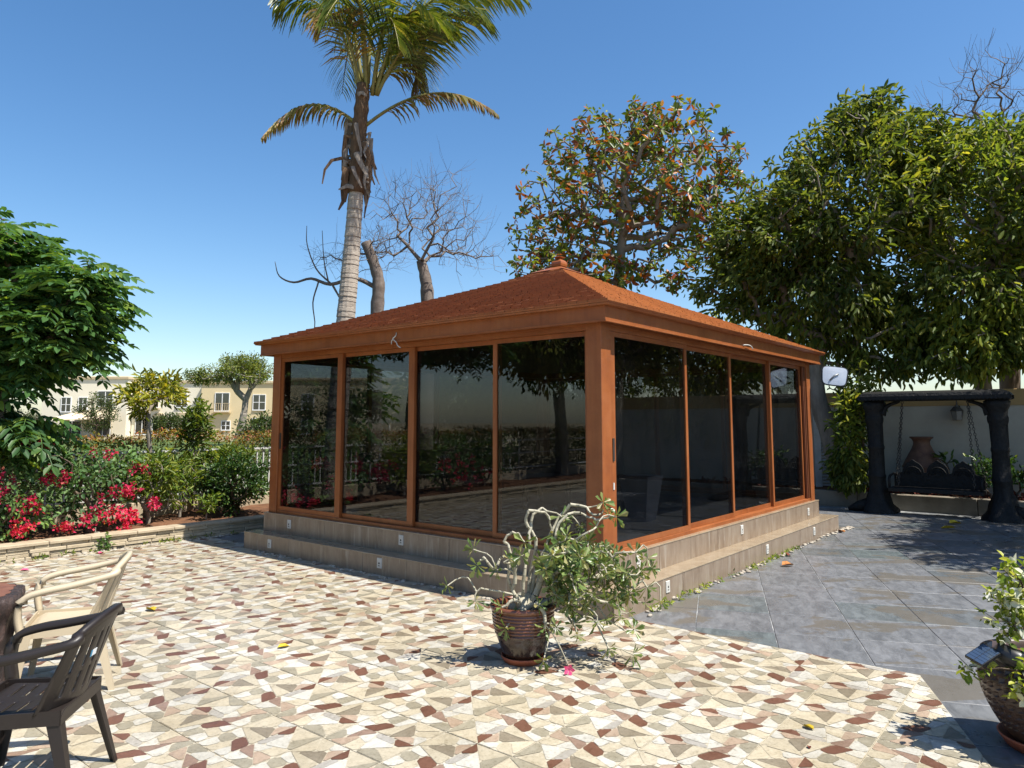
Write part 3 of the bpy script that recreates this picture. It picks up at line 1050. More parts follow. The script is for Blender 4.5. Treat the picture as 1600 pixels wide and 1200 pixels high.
for k in range(4):
    a, b = np.array(corn[k]), np.array(corn[(k + 1) % 4])
    L = np.linalg.norm(b - a); ex = (b - a) / L
    nin = np.array([-ex[1], ex[0]])
    depth = (CY + E0) if k in (0, 2) else (CX + E0)
    vis = k in (0, 3)
    for i in range(NC):
        t0, t1 = TMAX * i / NC, TMAX * (i + 1.15) / NC
        m_ = MB()
        lo = lambda t: L / 2 * t
        hi = lambda t: L - L / 2 * t
        w = .115 if vis else .9
        x = -(i % 3) * w / 3 - ra.random() * .02
        while x < L:
            x2 = x + w * ra.uniform(.85, 1.15)
            q = [(max(x, lo(t0)), t0), (min(x2 - .003, hi(t0)), t0), (min(x2 - .003, hi(t1)), t1), (max(x, lo(t1)), t1)]
            q[2] = (max(q[2][0], lo(t1)), t1); q[3] = (min(q[3][0], hi(t1)), t1)
            if q[1][0] - q[0][0] > .004:
                lift = .017 + ra.uniform(-.002, .003)
                tj = t0 + ra.uniform(-.0012, .0012)
                pts = []
                for (s_, t), lf in zip(q, (lift, lift, .002, .002)):
                    tt = tj if t == t0 else t
                    p = a + ex * s_ + nin * depth * max(tt, 0)
                    pts.append((p[0], p[1], rz(max(tt, 0)) + lf))
                f0, f1 = pts[0], pts[1]
                pts += [(f0[0], f0[1], f0[2] - lift - .004), (f1[0], f1[1], f1[2] - lift - .004)]
                m_.add(pts, [(0, 1, 2, 3), (4, 5, 1, 0)])
            x = x2
        o = m_.build("shingle_course", "shingle", gz)
        o['kind'] = 'stuff'
    # cap above the courses
    m_ = MB()
    A0, A1 = a + ex * L / 2 * (TMAX - .006) + nin * depth * (TMAX - .006), b - ex * L / 2 * (TMAX - .006) + nin * depth * (TMAX - .006)
    T2 = .968
    B0, B1 = a + ex * L / 2 * T2 + nin * depth * T2, b - ex * L / 2 * T2 + nin * depth * T2
    m_.add([(*A0, rz(TMAX) + .012), (*A1, rz(TMAX) + .012), (*B1, rz(T2) + .01), (*B0, rz(T2) + .01)], [(0, 1, 2, 3)])
    m_.build("roof_cap", "paint", gz)
m_ = MB()
for k in range(4):
    m_.add([(*corn[k], 2.605), (*corn[(k + 1) % 4], 2.605), (CX, CY, 3.70)], [(0, 1, 2)])
m_.build("roof_deck", "paint_dark", gz)
m_ = MB()
prof = [(.098, 3.74), (.085, 3.765), (.066, 3.775), (.066, 3.785), (.078, 3.80), (.084, 3.83), (.080, 3.86), (.062, 3.885), (.036, 3.905), (.030, 3.915), (.036, 3.92), (.060, 3.93), (.062, 3.94), (.02, 3.955), (.0005, 3.96)]
for (r0, z0), (r1, z1) in zip(prof[:-1], prof[1:]):
    q0 = [(CX + sx * r0, CY + sy * r0, z0) for sx, sy in ((-1, -1), (1, -1), (1, 1), (-1, 1))]
    q1 = [(CX + sx * r1, CY + sy * r1, z1) for sx, sy in ((-1, -1), (1, -1), (1, 1), (-1, 1))]
    for k in range(4):
        m_.add([q0[k], q0[(k + 1) % 4], q1[(k + 1) % 4], q1[k]], [(0, 1, 2, 3)])
m_.build("finial", "paint", gz)
# loose cable ends at the fascia
m_ = MB(); m_.tube(smooth_path([(-FA, 2.56, 2.56), (-FA - .02, 2.55, 2.52), (-FA - .03, 2.585, 2.49), (-FA - .03, 2.53, 2.45), (-FA - .035, 2.50, 2.41), (-FA - .03, 2.46, 2.385)], 5), .0055, 6)
m_.tube(smooth_path([(-FA - .02, 2.55, 2.52), (-FA - .03, 2.60, 2.47), (-FA - .03, 2.605, 2.43)], 5), .0045, 6)
m_.build("cable_end", "white_plastic", gz)
m_ = MB(); m_.tube(smooth_path([(3.0, -FA, 2.50), (3.06, -FA - .03, 2.505), (3.16, -FA - .035, 2.50), (3.24, -FA - .03, 2.47)], 5), .006, 6)
m_.build("cable_end", "white_plastic", gz)

# things inside the gazebo
sf = empty("sofa", tuple(G(3.1, 4.35, DZ)), GA, "long low dark grey sofa inside the gazebo along its back", "sofa")
for nm, b in (("seat_base", (-1.9, 1.9, -.4, .4, .04, .28)), ("backrest", (-1.9, 1.9, .22, .4, .285, .72)), ("armrest", (-1.9, -1.7, -.4, .215, .285, .55)), ("armrest", (1.7, 1.9, -.4, .215, .285, .55))):
    m_ = MB(); m_.bevbox(*b, .02); m_.build(nm, "sofa_fabric", sf)
for k in range(3):
    m_ = MB(); m_.bevbox(-1.69 + k * 1.13, -.575 + k * 1.13, -.4, .21, .285, .43, .03); m_.build("seat_cushion", "sofa_fabric", sf)
def taper_pot(name, label, x, y, r, h, mat):
    m_ = MB(); m_.lathe([(r * .0, 0), (r * .62, 0), (r, h), (r * .92, h), (r * .86, h - .05), (.0, h - .05)], 4, smooth=False, a0=math.pi / 4)
    o = m_.build(name, mat); o.location = tuple(G(x, y, DZ)); o.rotation_euler = (0, 0, GA)
    return tag(o, label, "planter")
taper_pot("planter_pot", "tall blue-grey square planter inside behind the right-hand glass", 2.35, .95, .27, .52, "pot_grey")
taper_pot("planter_pot", "black tapered planter inside by the near corner post", .62, .75, .20, .34, "alu_dark")
tb = empty("coffee_table", tuple(G(2.8, 2.9, DZ)), GA, "low black coffee table in the middle of the gazebo", "table")
m_ = MB(); m_.bevbox(-.55, .55, -.3, .3, .36, .40, .005); m_.build("table_top", "alu_dark", tb)
for sx in (-1, 1):
    for sy in (-1, 1):
        m_ = MB(); m_.box(sx * .5 - .025, sx * .5 + .025, sy * .25 - .025, sy * .25 + .025, 0, .36); m_.build("leg", "alu_dark", tb)
# floodlight on the far end of the right side
fl = empty("floodlight", tuple(G(5.98, -.30, 2.27)), 0, "white rounded-square floodlight on the gazebo's far right corner", "floodlight")
def rsq(w, h, n=8, e=.22, taper=0.0):
    pts = []
    for k in range(4 * n):
        a = 2 * math.pi * k / (4 * n)
        c_, s_ = math.cos(a), math.sin(a)
        x = math.copysign(abs(c_) ** (e * 2), c_) * w
        z = math.copysign(abs(s_) ** (e * 2), s_) * h
        pts.append((x * (1 + taper * z / h), z))
    return pts
outl = rsq(.165, .135, 8, .19, .06)
def dome(scale, y0, y1, bulge):
    m_ = MB(); n = len(outl)
    vs = [(x * scale, y0, z * scale) for x, z in outl]
    rings = [1, .8, .5]
    for q in rings:
        vs += [(x * scale * q, y1 - bulge * (1 - q * q), z * scale * q) for x, z in outl]
    vs.append((0, y1 - bulge, 0))
    fs = []
    for r_ in range(len(rings)):
        for i in range(n):
            j = (i + 1) % n
            fs.append((r_ * n + i, r_ * n + j, (r_ + 1) * n + j, (r_ + 1) * n + i))
    for i in range(n):
        fs.append((len(rings) * n + i, len(rings) * n + (i + 1) % n, len(vs) - 1))
    fs.append(tuple(range(n - 1, -1, -1)))
    m_.add(vs, fs, False)
    return m_
dome(1.10, .03, .0115, .0).build("frame", "black_plastic", fl)
dome(1.0, .011, .002, .006).build("lamp_face", "lamp_white", fl)
m_ = MB(); m_.tube([(-.06, -.008, -.075), (-.01, -.012, -.005), (.05, -.010, .035)], [.013, .012, .015], 6, flat=(1, .5)); m_.build("led_bar", "grey_metal", fl)
m_ = MB(); m_.tube(smooth_path([(-.06, .03, -.1), (-.05, .05, -.17), (.02, .08, -.19), (.06, .05, -.12)], 5), .008, 6); m_.build("cable", "black_plastic", fl)
m_ = MB(); m_.tube([(0, .03, .02), (-.04, .12, .04), (-.1, .2, .06)], .018, 8); m_.build("bracket", "black_plastic", fl)
fl.rotation_euler = (math.radians(-8), math.radians(8), math.radians(-14))

# ------------------------------------------------------------------ left planting bed
def garden(name, label, cat):
    return empty(name, (GC[0], GC[1], 0), GA, label, cat)
rb = random.Random(21)
bed = garden("planter_wall", "low planter wall of cream split stone along the left bed", "wall")
m_ = MB(); m_.box(-14, 1.9, 6.42, 6.60, -.05, .165); m_.build("core", "joint", bed)
n_st = 0
far_st = MB()
for r_ in range(4):
    x = -14.0 - rb.random() * .2
    z0 = r_ * .0415
    while x < 1.9:
        L = rb.uniform(.16, .42)
        pr = rb.uniform(-.012, .012)
        bx = (x + .003, min(x + L - .003, 1.9), 6.40 + pr, 6.46, z0 + .002, z0 + .039)
        if x > -3.2 and n_st < 200:
            q = MB(); q.bevbox(*bx, .006); q.build("stone", "split_stone", bed); n_st += 1
        else:
            far_st.box(*bx)
        x += L
o = far_st.build("distant_stones", "split_stone", bed); o['kind'] = 'stuff'
x = -14.0
while x < 1.9:
    L = rb.uniform(.38, .6)
    q = MB(); q.bevbox(x + .002, min(x + L - .002, 1.9), 6.375 + rb.uniform(-.006, .006), 6.62, .166, .20, .008)
    q.build("cap_stone", "cap_stone", bed)
    x += L
mb = MB()
N = 60
V, F = [], []
for i in range(N):
    for j in range(10):
        V.append((-14 + 19 * i / (N - 1), 6.6 + 1.6 * j / 9, .15 + .05 * math.sin(i * 1.7 + j) * rb.random() + (.03 if 2 < j < 8 else 0)))
for i in range(N - 1):
    for j in range(9):
        F.append((i * 10 + j, (i + 1) * 10 + j, (i + 1) * 10 + j + 1, i * 10 + j + 1))
mb.add(V, F, True)
gframe(struct(mb.build("planting_soil", "earth")))
# pebbles lying along the foot of the walls
def pebbles(name, label, path, n, seed, w=.05, s=(.012, .035)):
    rg = random.Random(seed)
    m_ = MB()
    for _ in range(n):
        t = rg.random() * (len(path) - 1)
        i = int(t); f = t - i
        a, b = path[i], path[i + 1]
        p = np.array([a[0] + (b[0] - a[0]) * f + rg.gauss(0, w), a[1] + (b[1] - a[1]) * f + rg.gauss(0, w) , 0])
        r_ = rg.uniform(*s)
        rx, ry, rz_ = r_ * rg.uniform(.7, 1.3), r_ * rg.uniform(.7, 1.3), r_ * rg.uniform(.4, .65)
        vs, fs = [], []
        for q, (zz, rr) in enumerate(((-.2, .8), (.45, .9), (.95, .5))):
            for k in range(6):
                w_ = k * math.pi / 3 + q * .3
                vs.append((p[0] + rx * rr * math.cos(w_), p[1] + ry * rr * math.sin(w_), rz_ * zz + .006))
        for q in range(2):
            for k in range(6):
                fs.append((q * 6 + k, q * 6 + (k + 1) % 6, q * 6 + 6 + (k + 1) % 6, q * 6 + 6 + k))
        fs.append(tuple(range(12, 18)))
        m_.add(vs, fs, True)
    o = gframe(m_.build(name, "pebble"))
    return tag(o, label, "pebbles", None, "stuff")
pebbles("wall_pebbles", "pale pebbles along the foot of the planter wall", [(-3.2, 6.33), (1.4, 6.34)], 190, 1, .025)
pebbles("step_pebbles", "white pebbles along the foot of the gazebo's right-hand step", [(.1, -.25), (5.9, -.25), (6.6, -.27)], 170, 2, .022)
pebbles("shaded_pebbles", "pale pebbles in shade along the gazebo's left-hand step", [(-.25, .2), (-.25, 5.1)], 60, 3, .02)

# low wall, fence and hedge behind the bed
fence = garden("garden_fence", "white metal bar fence standing before the hedge", "fence")
m_ = MB(); m_.bevbox(-14, 4.6, 8.02, 8.16, -.02, .38, .01); m_.build("base_wall", "cap_stone", fence)
for z in (.44, .80, 1.12):
    m_ = MB(); m_.box(-14, 4.6, 8.075, 8.105, z, z + .03); m_.build("rail", "white_metal", fence)
x = -8.95
mp_ = MB(); mp_.box(-.011, .011, -.011, .011, .38, 1.16); bar_me = mp_.mesh("bar"); bar_me.materials.append(MATS["white_metal"])
while x < 4.6:
    if x > -2.6 or (int(x * 10) % 2 == 0):
        o = obj("bar", bar_me, None, fence); o.location = (x, 8.118, 0)
    x += .12
rg = np.random.default_rng(3)
hedge = garden("hedge", "clipped green hedge with yellow and red tips behind the white fence", "hedge")
n = 46000
P = np.stack([rg.uniform(-14, 8.5, n), 8.24 + rg.beta(.7, 1.2, n) * .9, .12 + 1.25 * rg.random(n)], 1)
P[:, 1] -= np.clip((P[:, 2] - .80) / .25, 0, 1) * .34 * (rg.random(n) ** .7)
P[:, 2] = np.minimum(P[:, 2], 1.30 + .05 * np.sin(P[:, 0] * 3.1) + .04 * np.sin(P[:, 0] * 7.3))
leaves_at("foliage", P, 1, .03, .062, .55, "hedge_leaf", hedge, rg, .1)
n = 10500
P = np.stack([rg.uniform(-14, 8.5, n), 7.9 + rg.random(n) * 1.25, np.zeros(n)], 1)
P[:, 2] = 1.30 + rg.random(n) * .09 + .05 * np.sin(P[:, 0] * 3.1) + .04 * np.sin(P[:, 0] * 7.3)
leaves_at("tip_foliage", P, 1, .03, .055, .5, "hedge_top_leaf", hedge, rg, -.3)
T = [(x, 8.6, .0) for x in np.arange(-14, 8.5, .5)]
mm = MB()
for x, y, z in T:
    for k in range(4):
        mm.tube([(x, y, 0), (x + rg.normal() * .1, y + rg.normal() * .1, .5), (x + rg.normal() * .25, y + rg.normal() * .2, 1.1)], [.018, .012, .006], 4, False)
o = mm.build("stems", "bark_brown", hedge); o['kind'] = 'stuff'

def shrub(name, label, cat, base, blobs, nt_, per, spread, L, wd, lmat, bark, seed, droop=.2, rtip=.006, tpl=LEAF6, shell=.45, trunk=None, stems=3, upn=.8, bow=.12, local=True, group=None, seg=.18, bf=.35):
    """base and blobs in garden coordinates"""
    rg = np.random.default_rng(seed)
    e = empty(name, tuple(G(*base)) if local else tuple(base), GA if local else 0, label, cat, group)
    b0 = np.array([0, 0, 0.0])
    tg = []
    for (c, r, w) in blobs:
        c = np.asarray(c, float) - np.asarray(base, float)
        tg.append(ell(rg, max(2, int(nt_ * w)), c, r, shell))
    tg = np.concatenate(tg)
    tr = [np.asarray(p, float) - np.asarray(base, float) for p in trunk] if trunk else [b0, b0 + np.array([0, 0, .08])]
    A, par, tips, n0 = skeleton(tr, tg, rg, seg=seg, bf=bf, bow=bow, first=max(0, len(tr) - 2))
    R = radii(A, par, tips, rtip)
    if trunk:
        rt = R[:len(tr)].copy()
        rt = np.maximum(rt, R[len(tr) - 1])
        q = MB(); q.tube(tr, [float(x) * f for x, f in zip(rt, np.linspace(1.15, .95, len(tr)))], 9); q.build("trunk", bark, e)
    o = obj("branches" if trunk else "stems", edges_mesh("b", A, par, R, n0 if trunk else 1), bark, e); o['kind'] = 'stuff'
    cen = np.mean(tg, axis=0)
    leaves_at("crown" if trunk else "foliage", A[tips], per, spread, L, wd, lmat, e, rg, droop, tpl, upn, outward=cen - np.array([0, 0, .3]))
    return e, A, par, tips, R, rg

# young tree with thin stems and a yellow-green crown
shrub("young_tree", "slender young tree with a yellow-green crown before the hedge", "tree", (-.36, 7.6, .17),
      [((-.42, 7.6, 2.02), (.42, .40, .30), .8), ((-.05, 7.65, 2.05), (.22, .25, .22), .2)], 62, 13, .11, .125, .30, "yellow_leaf", "bark_grey", 4, .25, .0042,
      trunk=[(-.36, 7.6, .17), (-.37, 7.6, .7), (-.33, 7.6, .95), (-.38, 7.58, 1.4), (-.40, 7.6, 1.75)], seg=.12)
shrub("lime_sapling", "upright lime-green sapling rising beside the yellow-green young tree", "tree", (.50, 7.95, .17),
      [((.56, 7.95, 1.62), (.26, .26, .36), .75), ((.50, 7.9, 1.15), (.18, .2, .3), .25)], 48, 12, .10, .13, .30, "lime_leaf", "bark_grey", 5, .3, .004,
      trunk=[(.50, 7.95, .17), (.52, 7.95, .7), (.5, 7.95, 1.1)], seg=.12)
shrub("yellow_green_bush", "bushy yellow-green shrub between the bougainvillea and the round shrub", "shrub", (-.50, 7.2, .17),
      [((-.50, 7.2, .80), (.46, .40, .34), .8), ((-.2, 7.3, .65), (.35, .3, .3), .2)], 75, 15, .11, .12, .24, "lime_leaf", "bark_grey", 6, .25, .004, seg=.12)
shrub("bright_shrub", "small bright green shrub at the fence beside the round shrub", "shrub", (.12, 7.55, .17),
      [((.12, 7.55, .75), (.30, .28, .34), 1)], 40, 13, .10, .11, .26, "lime_leaf", "bark_grey", 16, .25, .004, seg=.12)
shrub("round_shrub", "dense dark green rounded shrub next to the gazebo's left post", "shrub", (.82, 7.2, .17),
      [((.82, 7.2, .66), (.55, .50, .45), 1)], 190, 26, .10, .062, .5, "shrub_leaf", "bark_brown", 7, .15, .004, shell=.5, seg=.12)
shrub("yellow_tipped_shrub", "leafy shrub with yellow tips leaning over the round dark shrub", "shrub", (.98, 7.75, .17),
      [((.95, 7.7, 1.02), (.52, .3, .18), 1)], 70, 16, .08, .07, .5, "lime_leaf", "bark_brown", 17, .1, .004, shell=.3, seg=.12)
shrub("fern_seedling", "little green seedling in the bed in front of the fence", "plant", (.22, 6.95, .17),
      [((.25, 6.95, .38), (.16, .14, .14), 1)], 12, 12, .06, .09, .28, "lime_leaf", "bark_grey", 8, .2, .004, seg=.08)

# bougainvillea with magenta bracts
def bougainvillea(name, label, base, blobs, nt_, seed, bracts, per=13, trail=None):
    e, A, par, tips, R, rg = shrub(name, label, "bougainvillea", base, blobs, nt_, per, .12, .075, .62, "boug_leaf", "bark_brown", seed, .35, .004, shell=.4, bow=.25, seg=.12)
    P = []
    for c, r, n in bracts:
        c = np.asarray(c, float) - np.asarray(base, float)
        P.append(ell(rg, n, c, r, .3))
    P = np.concatenate(P)
    leaves_at("bracts", P, 9, .045, .046, .75, "magenta_bract", e, rg, .15, LEAF4, .3)
    return e
bougainvillea("bougainvillea", "bougainvillea with magenta flowers spilling over the planter wall", (-1.35, 7.0, .17),
              [((-1.35, 6.95, .72), (.52, .42, .50), .55), ((-1.75, 7.2, 1.15), (.5, .4, .35), .25), ((-.95, 7.1, 1.0), (.3, .3, .25), .2)], 130, 9,
              [((-1.05, 6.85, .68), (.26, .16, .15), 34), ((-.98, 6.75, .34), (.24, .12, .14), 32), ((-1.35, 6.7, .42), (.26, .10, .2), 22), ((-.78, 7.0, .92), (.16, .16, .1), 13), ((-.55, 6.9, .45), (.12, .1, .12), 11),
               ((-1.2, 7.1, 1.15), (.2, .2, .08), 8), ((-1.02, 6.62, .19), (.14, .05, .05), 6)])
bougainvillea("bougainvillea", "leftmost magenta bougainvillea in the shade under the large-leaved tree", (-2.45, 7.1, .17),
              [((-2.3, 7.0, .75), (.6, .45, .55), .7), ((-2.7, 7.2, 1.2), (.6, .4, .4), .3)], 130, 10,
              [((-1.88, 6.72, .92), (.17, .1, .12), 22), ((-2.12, 6.7, .62), (.2, .1, .14), 18), ((-2.25, 6.62, .35), (.2, .08, .12), 14), ((-2.5, 6.7, .8), (.25, .14, .3), 26), ((-1.72, 6.68, .30), (.13, .06, .06), 10), ((-2.0, 6.95, 1.3), (.2, .2, .1), 8), ((-3.1, 6.75, .7), (.4, .14, .3), 30)])
bougainvillea("bougainvillea", "bougainvillea further left in the bed, seen only in the gazebo glass", (-5.2, 7.3, .17),
              [((-5.2, 7.2, .8), (1.0, .5, .6), 1)], 110, 12, [((-5.3, 6.8, .6), (.8, .2, .4), 40)])
# pale sprawling runner that hangs over the wall
shrub("trailing_vine", "green trailing vine hanging over the cream planter wall", "plant", (-1.38, 6.72, .18),
      [((-1.42, 6.40, .10), (.12, .05, .10), 1)], 12, 8, .05, .055, .6, "boug_leaf", "twig_pale", 19, .4, .005, seg=.06)

# ------------------------------------------------------------------ trees
def tree(name, label, trunk, rtrunk, blobs, nt_, per, spread, L, wd, lmat, bark, seed, droop=.3, rtip=.008, tpl=LEAF4, shell=.5, bow=.12, seg=.4, bf=.3, upn=.7, jit=.06, lift=.05, first=1, group=None, out_w=.8, power=.5):
    rg = np.random.default_rng(seed)
    base = np.asarray(trunk[0], float)
    e = empty(name, tuple(base), 0, label, "tree", group)
    tr = [np.asarray(p, float) - base for p in smooth_path(trunk, 4)]
    tg = np.concatenate([ell(rg, max(1, int(nt_ * w)), np.asarray(c, float) - base, r, shell) for c, r, w in blobs])
    A, par, tips, n0 = skeleton(tr, tg, rg, seg=seg, bf=bf, bow=bow, first=int(len(tr) * first / (len(trunk))), jit=jit, lift=lift)
    R = radii(A, par, tips, rtip, power)
    k = len(tr)
    rt = np.linspace(rtrunk[0], rtrunk[1], k)
    R[:k] = rt
    R = np.minimum(R, rtrunk[1] * 1.0 + (R * 0))
    R[:k] = rt
    q = MB(); q.tube(tr, [float(x) * (1 + .07 * math.sin(i * 2.3)) for i, x in enumerate(rt)], 11); q.build("trunk", bark, e)
    o = obj("branches", edges_mesh("b", A, par, R, n0), bark, e); o['kind'] = 'stuff'
    if L:
        cen = np.mean(tg, axis=0); cen[2] -= .6
        leaves_at("crown", A[tips], per, spread, L, wd, lmat, e, rg, droop, tpl, upn, outward=cen, out_w=out_w)
    return e, A, par, tips, R, rg

# large-leaved tree at the left: every big compound leaf is a piece of its own
def compound_leaf(seed):
    rg = random.Random(seed)
    V, F = [], []
    L = .42
    bend = rg.uniform(.10, .22)
    def rp_(t): return np.array([L * t, 0, .05 * math.sin(t * 2.2) - bend * t * t])
    for k in range(6):
        t0, t1 = k / 6, (k + 1) / 6
        a, b = rp_(t0), rp_(t1)
        w = .0035
        i = len(V); V += [a + (0, w, 0), a - (0, w, 0), b - (0, w, 0), b + (0, w, 0)]; F.append((i, i + 1, i + 2, i + 3))
    def leaflet(p, d, ln, wd):
        d = d / np.linalg.norm(d); n = np.array([0, 0, 1.0]); n = n - d * (n @ d); n /= np.linalg.norm(n); y = np.cross(n, d)
        i = len(V)
        for (x, yy, z) in LEAF6[0]:
            V.append(p + d * x * ln + y * yy * wd + n * z * ln * .8)
        F.append((i, i + 3, i + 2, i + 1)); F.append((i, i + 5, i + 4, i + 3))
    for k in range(6):
        t = .22 + .72 * k / 5
        for s_ in (-1, 1):
            d = np.array([.55, s_ * .9, -.22 - .3 * rg.random()])
            leaflet(rp_(t), d, .135 * (1 - .25 * abs(t - .6)) * rg.uniform(.9, 1.1), .062)
    leaflet(rp_(.97), np.array([1, 0, -.5]), .13, .06)
    return np.array(V), F
CL = [compound_leaf(k) for k in range(4)]
CLME = []
for V, F in CL:
    me = bpy.data.meshes.new("compound_leaf"); me.from_pydata(V.tolist(), [], F); me.materials.append(MATS["tulip_leaf"]); CLME.append(me)
def tulip_tree(name, label, trunk, blobs, nt_, seed, nparts, per=4, group=None):
    rg = np.random.default_rng(seed)
    base = np.asarray(trunk[0], float)
    e = empty(name, tuple(base), 0, label, "tree", group)
    tr = [np.asarray(p, float) - base for p in smooth_path(trunk, 4)]
    tg = np.concatenate([ell(rg, max(1, int(nt_ * w)), np.asarray(c, float) - base, r, .5) for c, r, w in blobs])
    A, par, tips, n0 = skeleton(tr, tg, rg, seg=.3, bf=.3, bow=.12, first=len(tr) // 2)
    R = np.minimum(radii(A, par, tips, .009), .07); R[:len(tr)] = np.linspace(.10, .06, len(tr))
    q = MB(); q.tube(tr, R[:len(tr)].tolist(), 9); q.build("trunk", "bark_grey", e)
    o = obj("branches", edges_mesh("b", A, par, R, n0), "bark_brown", e); o['kind'] = 'stuff'
    items = []
    for t in tips:
        dirn = A[t] - A[par[t]]; dirn /= np.linalg.norm(dirn) + 1e-9
        for k in range(per):
            w = 2 * math.pi * (k + rg.random() * .6) / per
            d = dirn * .35 + np.array([math.cos(w), math.sin(w), rg.uniform(-.25, .25)])
            n_ = np.array([0, 0, 1.0]) + rg.normal(size=3) * .25
            p = A[t] - dirn * rg.uniform(0, .12)
            Rm = frames(d[None], n_[None])[0]
            items.append((p, Rm, rg.uniform(.95, 1.4), rg.integers(4)))
    camp = np.array([0, 0, EYE]) - base
    items.sort(key=lambda q: np.linalg.norm(q[0] - camp) + (0 if in_frame(q[0] + base, 0) else 50))
    for p, Rm, s_, k in items[:nparts]:
        o = obj("compound_leaf", CLME[k], None, e)
        M = Matrix.Identity(4)
        for i in range(3):
            for j in range(3): M[i][j] = Rm[i, j] * s_
            M[i][3] = p[i]
        o.matrix_local = M
    Vs, F4, off = [], [], 0
    for p, Rm, s_, k in items[nparts:]:
        V, F = CL[k]
        Vs.append(V @ Rm.T * s_ + p)
        F4.append(np.array(F) + off); off += len(V)
    if Vs:
        o = obj("crown", npmesh("crown", np.concatenate(Vs), [np.concatenate(F4)]), "tulip_leaf", e); o['kind'] = 'stuff'
    return e, A, tips, rg
tul, A_, tips_, rg_ = tulip_tree("large_leaved_tree", "leafy tree with big dark compound leaves at the left edge", [(-6.55, 9.0, .17), (-6.6, 9.1, 1.0), (-6.5, 9.2, 1.9), (-6.45, 9.3, 2.6)],
    [((-7.0, 9.3, 3.65), (.85, 1.0, .80), .30), ((-6.15, 9.2, 2.75), (.75, .8, .62), .30), ((-5.65, 9.25, 3.25), (.42, .5, .36), .13), ((-6.9, 8.9, 2.15), (1.0, .8, .65), .24), ((-6.5, 9.0, 1.45), (.8, .6, .35), .14), ((-8.0, 9.2, 2.9), (.9, .9, .9), .16)], 270, 31, 300)
# brown seed clusters at the tips
top = sorted(tips_, key=lambda t: -A_[t][2])[:14] + sorted(tips_, key=lambda t: -(A_[t][0] + .4 * A_[t][2]))[:8]
for t in top:
    q = MB()
    for k in range(9):
        d = rdir(rg_, 1)[0] * .045
        q.lathe([(.0005, -.014), (.014, 0), (.0005, .02)], 5, tuple(A_[t] + d + np.array([0, 0, .06])))
    q.build("seed_cluster", "bark_brown", tul)
tulip_tree("large_leaved_tree", "second large-leaved tree left of the picture, seen only in the gazebo glass", [(-10.5, 7.2, .1), (-10.4, 7.3, 1.5), (-10.3, 7.2, 2.8)],
    [((-10.2, 7.2, 4.2), (1.8, 1.9, 1.2), .7), ((-9.4, 6.2, 3.6), (1.3, 1.2, .8), .3)], 260, 32, 0)
tulip_tree("large_leaved_tree", "third large-leaved tree far left behind the hedge, seen only in the gazebo glass", [(-13.5, 10.5, .1), (-13.4, 10.6, 1.5), (-13.2, 10.7, 2.6)],
    [((-13.2, 10.6, 3.9), (2.0, 1.9, 1.4), 1)], 220, 33, 0)
shrub("yellow_green_bush", "yellow-green bush far left in the bed, seen only in the gazebo glass", "shrub", (-4.2, 7.3, .17),
      [((-4.2, 7.2, .9), (.6, .5, .5), 1)], 60, 13, .13, .13, .26, "lime_leaf", "bark_grey", 36, .25, .004)
shrub("round_shrub", "dark round shrub far left in the bed, seen only in the gazebo glass", "shrub", (-6.6, 7.4, .17),
      [((-6.6, 7.3, .9), (.9, .6, .6), 1)], 90, 20, .14, .07, .5, "shrub_leaf", "bark_brown", 37, .15, .004)

# almond tree with orange leaves: large leaves in rosettes, each rosette a piece
def rosette(seed, n, L, wd, tpl, tilt, jitter=.25):
    rg = np.random.default_rng(seed)
    w = 2 * math.pi * (np.arange(n) * .382 * 2.618 / 1.0 + rg.random(n) * .15)
    w = np.arange(n) * 2.39996 + rg.random(n) * .2
    el = tilt + np.linspace(.7, -.5, n) + rg.normal(size=n) * jitter * .5
    d = np.stack([np.cos(w) * np.cos(el), np.sin(w) * np.cos(el), np.sin(el)], 1)
    nn = np.stack([-np.cos(w) * np.sin(el), -np.sin(w) * np.sin(el), np.cos(el)], 1) + rg.normal(size=(n, 3)) * .12
    S = L * rg.uniform(.7, 1.15, n)
    return scatter(tpl, d * L * .06, frames(d, nn), S, wd)
def place_rosettes(e, meshes, V_F, A, par, tips, rg, nparts, name, mat, smin=.8, smax=1.2, base=None, up=0.0):
    ts = list(tips)
    items = []
    for t in ts:
        d = A[t] - A[par[t]]
        d = d / (np.linalg.norm(d) + 1e-9) + np.array([0, 0, up])
        items.append((A[t], d, rg.uniform(smin, smax), int(rg.integers(len(meshes)))))
    camp = np.array([0, 0, EYE]) - base
    items.sort(key=lambda q: np.linalg.norm(q[0] - camp))
    Vs, Fs, off = [], [], 0
    for i, (p, d, s_, k) in enumerate(items):
        x = rdir(rg, 1)[0]
        Rm = frames(x[None], d[None])[0]
        # z axis along d
        z = d / np.linalg.norm(d); x = x - z * (x @ z); x /= np.linalg.norm(x); y = np.cross(z, x)
        Rm = np.stack([x, y, z], 1)
        if i < nparts:
            o = obj(name, meshes[k], None, e)
            M = Matrix.Identity(4)
            for a in range(3):
                for b in range(3): M[a][b] = Rm[a, b] * s_
                M[a][3] = p[a]
            o.matrix_local = M
        else:
            V, F = V_F[k]
            Vs.append(V @ Rm.T * s_ + p); Fs.append(F + off); off += len(V)
    if Vs:
        o = obj("more_" + name + "s", npmesh(name, np.concatenate(Vs), [np.concatenate(Fs)]), mat, e); o['kind'] = 'stuff'
AV = [rosette(k, 6, .19, .52, LEAF6, .1) for k in range(5)]
AME = []
for V, F in AV:
    me = npmesh("leaf_rosette", V, [F]); me.materials.append(MATS["almond_leaf"]); AME.append(me)
